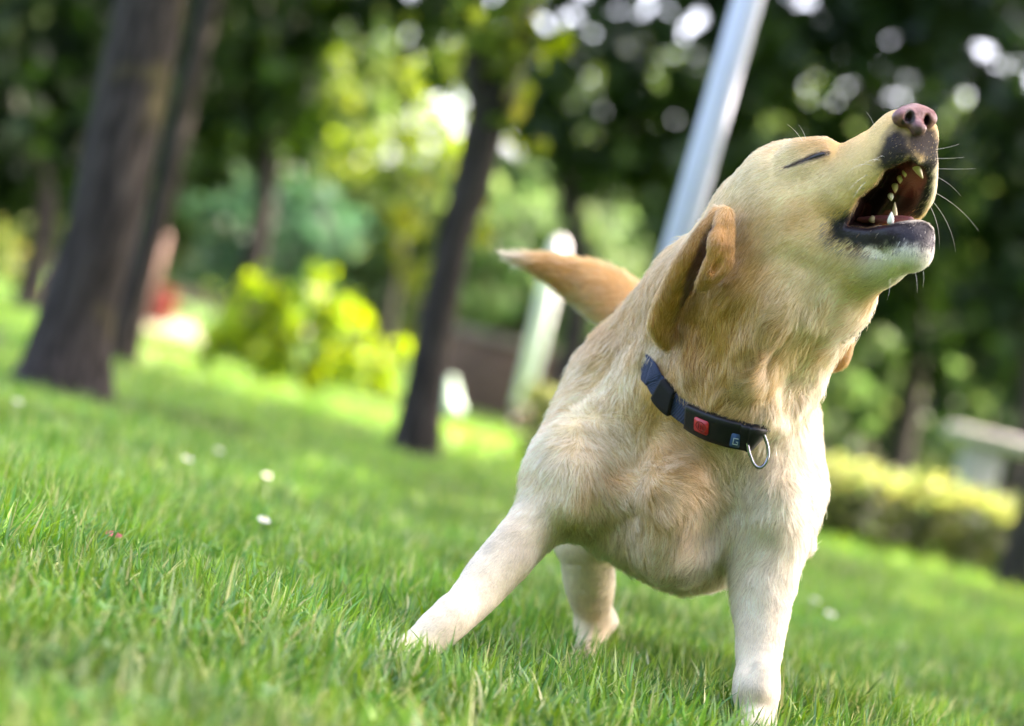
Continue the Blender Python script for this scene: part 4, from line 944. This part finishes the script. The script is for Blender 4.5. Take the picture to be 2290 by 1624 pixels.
def make_fur(N):
    tri = np.concatenate([bf[:, [0, 1, 2]], bf[:, [0, 2, 3]]])
    A, B_, C_ = bv[tri[:, 0]], bv[tri[:, 1]], bv[tri[:, 2]]
    ar = 0.5 * np.linalg.norm(np.cross(B_ - A, C_ - A), axis=1)
    cen = (A + B_ + C_) / 3; fn = norm(bn[tri[:, 0]] + bn[tri[:, 1]] + bn[tri[:, 2]])
    L = fur_len(cen)
    facing = (fn * norm(cam_pos - cen)).sum(1)
    wgt = ar / (L + 0.004) * np.where(facing < -0.25, 0.35, 1.0) * np.where(proj(cen)[2] > 2.75, 0.4, 1.0)
    wgt *= np.where(proj(cen)[2] < 2.47, 1.25, 1.0)
    bald = np.maximum(mouth_inside(cen) * (np.linalg.norm(cen - P(1985, 430, 2.44), axis=1) < 0.09), 0)
    lm = lip_mask(cen)
    lowl = 1 - sstep(0.009, 0.013, chain_dist(cen, LIP_LOW)); upl = 1 - sstep(0.0035, 0.0055, chain_dist(cen, LIP_UP))
    nose_z = np.linalg.norm((cen - P(2042, 262, 2.375)), axis=1) < 0.021
    lid = lid_dist(cen) < 0.0022
    wgt *= (1 - bald) * (1 - 0.93 * np.maximum(lowl, upl)) * (~nose_z) * (~lid)
    dl = np.full(len(cen), 1e9)
    for q in loop[:NV + 1:2]: dl = np.minimum(dl, ((cen - q) ** 2).sum(1))
    wgt *= np.where(dl < 0.0185 ** 2, 0.0, 1.0)
    ear_gap = 1 - sstep(0.006, 0.009, chain_dist(cen, [(1578, 555, 2.436), (1550, 620, 2.450), (1532, 690, 2.472)]))
    wgt *= 1 - 0.8 * ear_gap
    cdf = np.cumsum(wgt); cdf /= cdf[-1]
    pick = np.searchsorted(cdf, RNG.random(N))
    u, v = RNG.random(N), RNG.random(N); m = u + v > 1; u[m], v[m] = 1 - u[m], 1 - v[m]
    p = A[pick] + u[:, None] * (B_ - A)[pick] + v[:, None] * (C_ - A)[pick]
    nr = fn[pick]
    ln = fur_len(p) * (0.65 + 0.5 * RNG.random(N))
    dl = np.full(N, 1e9)
    over = np.zeros(N)
    for q, w_ in zip(loop[:NV + 1:2], lwid[:NV + 1:2]):
        e = ((p - q) ** 2).sum(1); m = e < dl; dl = np.where(m, e, dl); over = np.where(m, ((p - q) @ w_) * np.sign(w_ @ upv), over)
    over = (over > 0.012) * (1 - sstep(0.024, 0.036, np.sqrt(dl)))            # hair just above the collar falls over its edge
    ln = ln * (0.45 + 0.55 * sstep(0.019, 0.034, np.sqrt(dl)))
    shaggy = np.clip((ln - 0.007) / 0.012, 0, 1)[:, None]; sh = shaggy[:, 0]
    f0 = flow(p)
    d = f0 + vnoise3(p, 0.050, 71) * (0.08 + 0.75 * shaggy) + vnoise3(p, 0.017, 72) * (0.08 + 0.45 * shaggy) + RNG.normal(0, 0.06, (N, 3))
    t = d - (d * nr).sum(1)[:, None] * nr; t = norm(t); side = np.cross(nr, t)
    # locks: noise stretched along the lie of the hair
    st = p - 0.80 * (p * t).sum(1)[:, None] * t
    lock = vnoise(st, 0.0050, 73); lock2 = vnoise(st, 0.0022, 77); tuft = vnoise(p - 0.6 * (p * t).sum(1)[:, None] * t, 0.014, 74)
    ln = ln * (1 + 0.22 * tuft * sh)
    t = norm(t + side * (0.30 * lock * (0.35 + sh) + 0.22 * tuft * sh)[:, None])
    lift = 0.20 + 0.05 * (1 - sh) + sh * (0.16 + 0.34 * tuft) + 0.16 * lock * (0.4 + sh) + RNG.normal(0, 0.05, N)
    lift = np.clip(lift, 0.05, 0.85) * (1 - over) + over * (0.62 + 0.25 * RNG.random(N)); ln = ln * (1 - over) + over * (0.009 + 0.007 * RNG.random(N))
    K = 5
    s = np.linspace(0, 1, K)
    curl = (vnoise(p, 0.010, 76) * 0.25 * shaggy[:, 0] + RNG.normal(0, 0.06, N))
    pts = np.empty((N, K, 3), np.float32)
    for k in range(K):
        x = s[k]
        pts[:, k] = p - nr * 0.0006 + ln[:, None] * (t * (x * (1 - 0.10 * x)) + nr * (lift * x * (1.15 - 0.75 * x))[:, None] + side * (curl * x * x)[:, None])
    rad = (0.00014 + 0.00009 * sh) * (0.8 + 0.4 * RNG.random(N))
    prof = np.array([1.0, 1.0, 0.9, 0.65, 0.25])
    col = coat_colour(p) * (0.82 + 0.36 * RNG.random(N))[:, None]
    kk = np.clip(1 + (0.18 + 0.36 * sh) * lock + (0.24 + 0.04 * sh) * lock2 + 0.22 * sh * tuft, 0.42, 1.45)
    col = np.clip(col, 0.003, 0.92) ** (1 / np.clip(kk, .75, 1.3))[:, None] * (0.5 + 0.5 * kk)[:, None]
    lm = lip_mask(p)
    lowd = chain_dist(p, LIP_LOW)
    rust = near(p, (1912, 538, 2.405), 0.015) + near(p, (1948, 545, 2.395), 0.014); rust = np.clip(rust, 0, 1)[:, None] * 0.8
    col = col * (1 - rust) + np.array((0.36, 0.13, 0.07)) * rust
    mixw = np.clip(lm * 1.05, 0, 1)[:, None] * (RNG.random(N) < 0.93)[:, None]
    col = col * (1 - mixw) + np.array((0.014, 0.012, 0.016)) * mixw
    # lower-lip: grey hairs fading into a white chin; whisker-bed dots on the upper lip
    grey = np.clip(1 - np.abs(lowd - 0.021) / 0.007, 0, 1)[:, None] * (RNG.random(N) < 0.6)[:, None]
    col = col * (1 - grey) + np.array((0.16, 0.14, 0.15)) * grey
    for (dx, dy) in WHISK_DOTS:
        h, _ = snap(dx, dy); g = np.exp(-((p - h) ** 2).sum(1) / 0.0016 ** 2)[:, None] * 0.85
        col = col * (1 - g) + np.array((0.05, 0.04, 0.04)) * g
    g = ((1 - sstep(0.0045, 0.011, chain_dist(p, [(1598, 510, 2.428), (1578, 555, 2.436), (1550, 620, 2.450), (1532, 690, 2.472), (1518, 752, 2.490)]))) * 0.92)[:, None]; col = col * (1 - g) + np.array((0.055, 0.026, 0.022)) * g  # ear crevice shade painted into the hairs as well
    lidc = lid_dist(p)
    g = ((1 - sstep(0.0018, 0.0065, lidc)) * 0.92)[:, None]; col = col * (1 - g) + np.array((0.045, 0.028, 0.025)) * g
    g = (near(p, (1858, 350, 2.43), 0.008) * 0.5)[:, None]; col = col * (1 - g) + np.array((0.36, 0.15, 0.10)) * g
    hc = bpy.data.hair_curves.new('fur')
    hc.add_curves([K] * N)
    hc.attributes['position'].data.foreach_set('vector', pts.reshape(-1, 3).ravel())
    ra = hc.attributes.get('radius') or hc.attributes.new('radius', 'FLOAT', 'POINT')
    ra.data.foreach_set('value', (rad[:, None] * prof[None]).astype(np.float32).ravel())
    ca = hc.attributes.new('tint', 'FLOAT_COLOR', 'CURVE')
    ca.data.foreach_set('color', np.concatenate([np.clip(col, 0.005, 0.95), np.ones((N, 1))], 1).astype(np.float32).ravel())
    nn = norm(nr + side * ((0.25 + 0.35 * sh) * lock + 0.35 * sh * tuft)[:, None] + t * (0.25 * sh * tuft)[:, None] + RNG.normal(0, 0.10, (N, 3)))
    na = hc.attributes.new('skin_normal', 'FLOAT_VECTOR', 'CURVE'); na.data.foreach_set('vector', nn.astype(np.float32).ravel())
    o = bpy.data.objects.new('fur', hc); C.objects.link(o)
    m, n, b = new_mat('dog_fur'); n.nodes.remove(b); out = n.nodes['Material Output']
    at = n.nodes.new('ShaderNodeAttribute'); at.attribute_name = 'tint'
    an = n.nodes.new('ShaderNodeAttribute'); an.attribute_name = 'skin_normal'
    df = n.nodes.new('ShaderNodeBsdfDiffuse'); n.links.new(at.outputs['Color'], df.inputs['Color']); n.links.new(an.outputs['Vector'], df.inputs['Normal'])
    hb = n.nodes.new('ShaderNodeBsdfHairPrincipled'); hb.parametrization = 'COLOR'; n.links.new(at.outputs['Color'], hb.inputs['Color'])
    hb.inputs['Roughness'].default_value = 0.35; hb.inputs['Radial Roughness'].default_value = 0.5
    mx = n.nodes.new('ShaderNodeMixShader'); mx.inputs[0].default_value = 0.55
    n.links.new(df.outputs[0], mx.inputs[1]); n.links.new(hb.outputs[0], mx.inputs[2]); n.links.new(mx.outputs[0], out.inputs['Surface'])
    hc.materials.append(m)
    tag(o, kind='stuff'); keep(o, dog_root)
    return o
WHISK_DOTS = [(1925, 402), (1942, 386), (1958, 372), (1972, 358), (1936, 417), (1952, 400), (1968, 386), (1986, 368), (1950, 352), (1968, 340), (1984, 334), (1998, 352), (1916, 428)]
make_fur(430000)

# ---- nose leather, sculpted apart at a finer grain
nose = Body()
def nel(px, py, D, r, k=0.004, sub=False, axes=HEAD_AXES): nose.ell(P(px, py, D), axes, r, k, sub)
nel(2044, 262, 2.386, (0.0160, 0.0205, 0.0126), 0.006)
nel(2018, 263, 2.373, (0.0105, 0.0115, 0.0088), 0.008)
nel(2072, 268, 2.386, (0.0105, 0.0096, 0.0088), 0.008)
nel(2052, 286, 2.371, (0.0085, 0.0085, 0.0088), 0.007)
for (x, y, D, rx, ry, rot) in ((2034, 261, 2.3575, 0.0040, 0.0066, 0.45), (2072, 268, 2.3730, 0.0027, 0.0056, 0.05)):
    ax = np.stack([img((math.cos(rot), -math.sin(rot), 0)), img((math.sin(rot), math.cos(rot), 0)), img((0, 0, 1))])
    nose.ell(P(x, y, D), ax, (rx, ry, 0.014), 0.0035, True)
nose.chain([(2030, 270, 2.3565, 5), (2018, 278, 2.3595, 4), (2002, 280, 2.3660, 2)], 0.0035, None, True)      # comma slit behind the nostril
nose.chain([(2075, 274, 2.3720, 3), (2084, 279, 2.3760, 2.5), (2089, 280, 2.380, 1.5)], 0.003, None, True)
nose.cone((2054, 262, 2.3560, 2.2), (2052, 304, 2.3560, 3.4), 0.004, None, True)    # groove down the middle
lo_ = P(2046, 262, 2.384) - 0.045
nv, nf = nose.mesh(lo_, lo_ + 0.09, 0.0009)
nn_ = vert_normals(nv, nf)
nv = nv + nn_ * (vnoise(nv, 0.0022, 81) * 0.00022 + vnoise(nv, 0.007, 82) * 0.0004)[:, None]
ncol = np.tile(np.array((0.190, 0.080, 0.078)), (len(nv), 1)) * (1 + 0.22 * vnoise(nv, 0.006, 83) + 0.15 * vnoise(nv, 0.0022, 84))[:, None]
hole = np.zeros(len(nv))
for (x, y, D, r) in ((2034, 261, 2.366, .0064), (2073, 268, 2.381, .0052), (2022, 276, 2.364, .0040)): hole = np.maximum(hole, 1 - sstep(r * 0.75, r * 1.15, np.linalg.norm((nv - P(x, y, D)) @ np.stack([rgt, upv * 0.8, fwd * 0.8]).T, axis=1)))
edge = np.maximum(near(nv, (1992, 274, 2.375), 0.010), np.maximum(near(nv, (2052, 298, 2.365), 0.009), near(nv, (2022, 284, 2.362), 0.006)))
ncol = ncol * (1 - 0.93 * hole[:, None]); ncol = ncol * (1 - 0.75 * edge[:, None]) + np.array((0.03, 0.025, 0.03)) * 0.75 * edge[:, None]
m_nose, n, b = new_mat('nose_leather')
a1 = n.nodes.new('ShaderNodeAttribute'); a1.attribute_name = 'tint'; n.links.new(a1.outputs['Color'], b.inputs['Base Color'])
b.inputs['Roughness'].default_value = 0.42; b.inputs['Specular IOR Level'].default_value = 0.45
vo = n.nodes.new('ShaderNodeTexVoronoi'); vo.inputs['Scale'].default_value = 650; tc = n.nodes.new('ShaderNodeTexCoord'); n.links.new(tc.outputs['Object'], vo.inputs['Vector'])
bp = n.nodes.new('ShaderNodeBump'); bp.inputs['Strength'].default_value = 0.4; bp.inputs['Distance'].default_value = 0.0006; n.links.new(vo.outputs['Distance'], bp.inputs['Height']); n.links.new(bp.outputs['Normal'], b.inputs['Normal'])
no = mesh_np('nose', nv, nf, m_nose, smooth=True); point_attr(no, 'tint', ncol); keep(no, dog_root)

# ---- tubes and cones used by the face
def tube(pts, radii, seg=8, cap=True):
    pts = np.asarray(pts, float); n = len(pts)
    tan = norm(np.gradient(pts, axis=0)); ref = np.array([0.3, 0.2, 0.93])
    a = norm(np.cross(tan, ref)); b_ = np.cross(tan, a)
    ang = np.arange(seg) / seg * 2 * math.pi
    v = (pts[:, None] + np.asarray(radii)[:, None, None] * (np.cos(ang)[None, :, None] * a[:, None] + np.sin(ang)[None, :, None] * b_[:, None])).reshape(-1, 3)
    i = np.arange(n - 1)[:, None] * seg; j = np.arange(seg)[None]; k = (j + 1) % seg
    q = np.stack([i + j, i + k, i + seg + k, i + seg + j], -1).reshape(-1, 4)
    f = [q]
    if cap: f.append(np.array([list(range(seg))[::-1]])); f.append(np.array([[(n - 1) * seg + x for x in range(seg)]]))
    return v, f
m_tooth = mat_plain('tooth_enamel', (0.52, 0.43, 0.25), 0.28, noise=0.12, nscale=120)
m_tooth2 = mat_plain('white_enamel', (0.80, 0.77, 0.68), 0.22)
m_dark = mat_plain('eyelid_rim', (0.012, 0.010, 0.011), 0.45)
m_tongue = mat_plain('tongue', (0.20, 0.06, 0.065), 0.35, noise=0.2, nscale=90, bump=0.3, bscale=700)
for (x0, y0, x1, y1, D, r) in ((2042, 364, 2063, 400, 2.415, 9.0), (2022, 384, 2023, 397, 2.43, 6), (2011, 397, 2012, 411, 2.438, 6.5), (2000, 414, 2001, 432, 2.442, 7), (1990, 436, 1993, 450, 2.446, 6.5),
                               (1999, 490, 2000, 452, 2.44, 6.5), (1990, 500, 1993, 474, 2.402, 7.5), (1950, 494, 1950, 482, 2.449, 8), (1966, 495, 1966, 487, 2.447, 7)):
    a, b_ = P(x0, y0, D), P(x1, y1, D - 0.002); t = np.linspace(0, 1, 7)[:, None]
    bend = img((0.0, 0.0, 1)) * 0.0012
    v, f = tube(a + (b_ - a) * t + bend * (t * (1 - t) * 4), r * D / FPX * np.array([1.0, 1.05, 1.0, 0.88, 0.68, 0.42, 0.12]), 10)
    keep(mesh_np('tooth', v, f, m_tooth if x0 != 1990 else m_tooth2, smooth=True), dog_root)
# tongue lying in the lower jaw
tg = Body(); tg.chain([(1925, 492, 2.462, 12), (1965, 492, 2.45, 17), (2010, 492, 2.436, 17), (2032, 490, 2.425, 11)], 0.004, (upv, 1.7))
lo_ = P(1980, 485, 2.44) - 0.06
tv, tf = tg.mesh(lo_, lo_ + 0.12, 0.0018)
keep(mesh_np('tongue', tv, tf, m_tongue, smooth=True), dog_root)
# rim of the closed eyelids
ep = [snap(x, y, -0.0011)[0] for (x, y) in LIDS]
v, f = tube(spline(np.array(ep), 4), np.interp(np.arange(25), [0, 6, 12, 18, 22, 24], [.0003, .0008, .0015, .0023, .0022, .0009]), 8)
keep(mesh_np('eyelid', v, f, m_dark, smooth=True), dog_root)
# whiskers
m_wh = mat_plain('whisker', (0.75, 0.72, 0.66), 0.4)
def whisker(a, dirs, L, r=0.00019):
    L = L * 0.85
    pts = [a]; d0, d1 = norm(dirs[0]), norm(dirs[1])
    for k in range(8):
        d = norm(d0 * (1 - k / 7) + d1 * (k / 7)); pts.append(pts[-1] + d * L / 8)
    v, f = tube(np.array(pts), np.linspace(r, r * 0.25, 9), 4)
    keep(mesh_np('whisker', v, f, m_wh, smooth=True), dog_root)
for (x, y, d0, d1, L) in ((2092, 335, (1, .1, .1), (1, .35, -.2), .030), (2093, 355, (1, -.05, .2), (1, .12, -.2), .035), (2095, 378, (1, -.05, .2), (1, .05, -.2), .048), (2093, 395, (1, -.5, .1), (.7, -.8, -.2), .040),
                          (2088, 430, (.9, -.5, .1), (.7, -.9, -.2), .075), (2080, 445, (.6, -.7, .1), (.2, -1, -.2), .075), (2076, 455, (.4, -.8, .2), (0, -1, -.2), .060), (2060, 590, (.3, -1, .2), (-.2, -1, .1), .030), (2045, 605, (.2, -1, .2), (0, -1, 0), .028),
                          (1950, 372, (-.7, .2, .8), (-.9, -.8, .3), .050), (1966, 360, (-.5, .1, .9), (-.9, -.7, .3), .050), (1940, 392, (-.6, -.2, .9), (-.8, -.9, .2), .045), (1976, 352, (-.3, .1, 1), (-.7, -.6, .5), .042), (1936, 408, (-.5, -.3, .9), (-.6, -1, .2), .040),
                          (1794, 316, (-.5, .8, .4), (-.8, .6, 0), .030), (1802, 312, (-.3, .9, .3), (-.6, .8, 0), .022), (1955, 292, (-.2, .9, .2), (-.6, .7, 0), .026), (1990, 620, (.0, -1, .3), (-.3, -1, 0), .030)):
    a, _ = snap(x, y, -0.001); whisker(a, (img(d0), img(d1)), L)

# ---- collar
col_root = empty('dog_collar', tuple(loop[NV // 2]), label='navy webbing collar with black buckle and red badge on the dog', cat='collar')
m_web, n, b = new_mat('navy_webbing')
tc = n.nodes.new('ShaderNodeTexCoord'); wv = n.nodes.new('ShaderNodeTexWave'); wv.inputs['Scale'].default_value = 800; wv.inputs['Distortion'].default_value = 1.5; wv.bands_direction = 'DIAGONAL'
n.links.new(tc.outputs['Object'], wv.inputs['Vector'])
cr = n.nodes.new('ShaderNodeValToRGB'); cr.color_ramp.elements[0].color = (0.006, 0.013, 0.042, 1); cr.color_ramp.elements[1].color = (0.018, 0.036, 0.105, 1)
n.links.new(wv.outputs['Fac'], cr.inputs['Fac']); n.links.new(cr.outputs['Color'], b.inputs['Base Color']); b.inputs['Roughness'].default_value = 0.75
bp = n.nodes.new('ShaderNodeBump'); bp.inputs['Strength'].default_value = 0.5; bp.inputs['Distance'].default_value = 0.001; n.links.new(wv.outputs['Fac'], bp.inputs['Height']); n.links.new(bp.outputs['Normal'], b.inputs['Normal'])
m_blk = mat_plain('black_plastic', (0.006, 0.006, 0.008), 0.42, bump=0.08, bscale=900, spec=0.3)
m_slid = mat_plain('black_rubber', (0.010, 0.010, 0.011), 0.75, spec=0.2)
m_red = mat_plain('red_badge', (0.42, 0.012, 0.016), 0.35); m_dred = mat_plain('dark_red_print', (0.17, 0.006, 0.012), 0.4)
m_steel = mat_plain('steel', (0.26, 0.27, 0.30), 0.25, 1.0)
m_blue = mat_plain('blue_label', (0.02, 0.06, 0.17), 0.5, noise=0.2, nscale=200); m_lite = mat_plain('pale_print', (0.35, 0.42, 0.52), 0.5)
def band(i0, i1, wid, thick, off, mat, name, parent, nu=1, bulge=0.0):
    """strip following the collar from path index i0 to i1 (floats), with rounded edges"""
    n_ = max(4, int((i1 - i0) * 1) + 2)
    ii = np.linspace(i0, i1, n_)
    ev_ = lambda arr: np.stack([np.interp(ii, np.arange(len(arr) + 1), np.append(arr[:, c], arr[0, c])) for c in range(3)], 1)
    c, nn, ww = ev_(loop), norm(ev_(lnrm)), norm(ev_(lwid))
    endp = 1 - bulge * (np.abs(np.linspace(-1, 1, n_)) ** 4)
    prof = [(-1, -.5), (-1, .25), (-.93, .5), (-.5, .5), (0, .5), (.5, .5), (.93, .5), (1, .25), (1, -.5), (0, -.5)]
    v = np.stack([c + ww * (p_[0] * wid / 2 * endp)[:, None] + nn * (p_[1] * thick + off) for p_ in prof], 1).reshape(-1, 3)
    k = len(prof); i = np.arange(n_ - 1)[:, None] * k; j = np.arange(k)[None]; j2 = (j + 1) % k
    q = np.stack([i + j, i + j2, i + k + j2, i + k + j], -1).reshape(-1, 4)
    o = mesh_np(name, v, [q, np.array([list(range(k))[::-1]]), np.array([[(n_ - 1) * k + x for x in range(k)]])], mat, smooth=False)
    keep(o, parent if parent is not None else col_root); return o, c, nn, ww
T = len(loop)
strap, *_ = band(0, T, 0.030, 0.0026, 0.0, m_web, 'strap', None)
band(10.5, 21.5, 0.0345, 0.0075, 0.002, m_slid, 'slider', None, bulge=0.10)
buckle, bc, bnn, bw = band(31, 63, 0.0335, 0.0085, 0.0025, m_blk, 'buckle', None, bulge=0.10)
band(60.5, 64.5, 0.032, 0.0095, 0.003, m_blk, 'strap_keeper', None)
# red badge set on the buckle, blue label window beside it
def plate(i0, i1, w0, w1, off, th, mat, name, parent, rc=0.25, n=5):
    def pt(u, v):
        i = i0 + (i1 - i0) * u; k = int(i) % T; fr = i - int(i); k2 = (k + 1) % T
        c = loop[k] * (1 - fr) + loop[k2] * fr; nn = lnrm[k] * (1 - fr) + lnrm[k2] * fr; ww = lwid[k] * (1 - fr) + lwid[k2] * fr
        return c + ww * (w0 + (w1 - w0) * v) + nn * off, nn
    out = []
    for (cx, cy, a0) in ((1 - rc, 1 - rc, 0), (rc, 1 - rc, 90), (rc, rc, 180), (1 - rc, rc, 270)):
        for t in np.linspace(0, 90, n):
            a = math.radians(a0 + t); out.append((cx + rc * math.cos(a), cy + rc * math.sin(a)))
    top = [pt(*q) for q in out]; k = len(out)
    v = [p_ + nn * th for p_, nn in top] + [p_ for p_, nn in top]
    f = [np.array([list(range(k))]), np.array([[j, (j + 1) % k, k + (j + 1) % k, k + j][::-1] for j in range(k)])]
    o = mesh_np(name, np.array(v), f, mat); keep(o, parent); return o
badge = plate(36.5, 43.0, -0.0085, 0.0085, 0.0064, 0.0016, m_red, 'badge', col_root, 0.16)
def stroke(i0, i1, w0, w1, off, mat, parent, name='print_mark'): return plate(i0, i1, w0, w1, off, 0.0003, mat, name, parent, 0.1, 2)
def ring_print(ic, wc, ri, rw, off, mat, parent, n=20):
    def pt(a, s):
        i = ic + ri * s * math.cos(a); k = int(i); fr = i - k
        return (loop[k] * (1 - fr) + loop[k + 1] * fr) + (lwid[k] * (1 - fr) + lwid[k + 1] * fr) * (wc + rw * s * math.sin(a)) + lnrm[k] * off
    v = [pt(2 * math.pi * j / n, s) for j in range(n) for s in (1.0, 0.82)]
    f = np.array([[2 * j, 2 * ((j + 1) % n), 2 * ((j + 1) % n) + 1, 2 * j + 1] for j in range(n)])
    o = mesh_np('print_ring', np.array(v), f, mat); keep(o, parent); return o
ring_print(39.75, 0.0, 2.3, 0.0060, 0.0083, m_dred, badge)
for dx in (-1.0, 0.0, 1.0): stroke(39.75 + dx - 0.18, 39.75 + dx + 0.18, -0.0034, 0.0034, 0.0081, m_dred, badge)
label = plate(52.5, 57.5, -0.0135, 0.0040, 0.0066, 0.0004, m_blue, 'label_window', buckle, 0.15)
for (a, b_, c0, c1) in ((53.6, 54.0, -0.0095, -0.0015), (53.6, 56.2, -0.0022, -0.0012), (53.6, 56.2, -0.0098, -0.0088), (55.8, 56.2, -0.0095, -0.0060), (55.0, 56.2, -0.0064, -0.0054)): stroke(a, b_, c0, c1, 0.0072, m_lite, label)
# D-shaped ring hanging from the end of the buckle
rp = [(1694, 962), (1704, 966), (1712, 984), (1717, 1006), (1716, 1026), (1708, 1041), (1697, 1046), (1686, 1039), (1678, 1022), (1672, 1002), (1672, 984), (1680, 968)]
base_d = proj(loop[63][None])[2][0]
rpts = []
dmin = min(proj(snap(x, y, 0.004)[0][None])[2][0] for x, y in rp)
for (x, y) in rp: rpts.append(P(x, y, min(dmin, base_d) - 0.004 + 0.00018 * (1046 - y) * 0.2))
rs = spline(np.array(rpts), 6, True); rs = np.concatenate([rs, rs[:1]])
for _ in range(3): rs[1:-1] = 0.5 * rs[1:-1] + 0.25 * (rs[:-2] + rs[2:])
v, f = tube(rs, np.full(len(rs), 0.0017), 10)
keep(mesh_np('ring', v, f, m_steel, smooth=True), col_root)
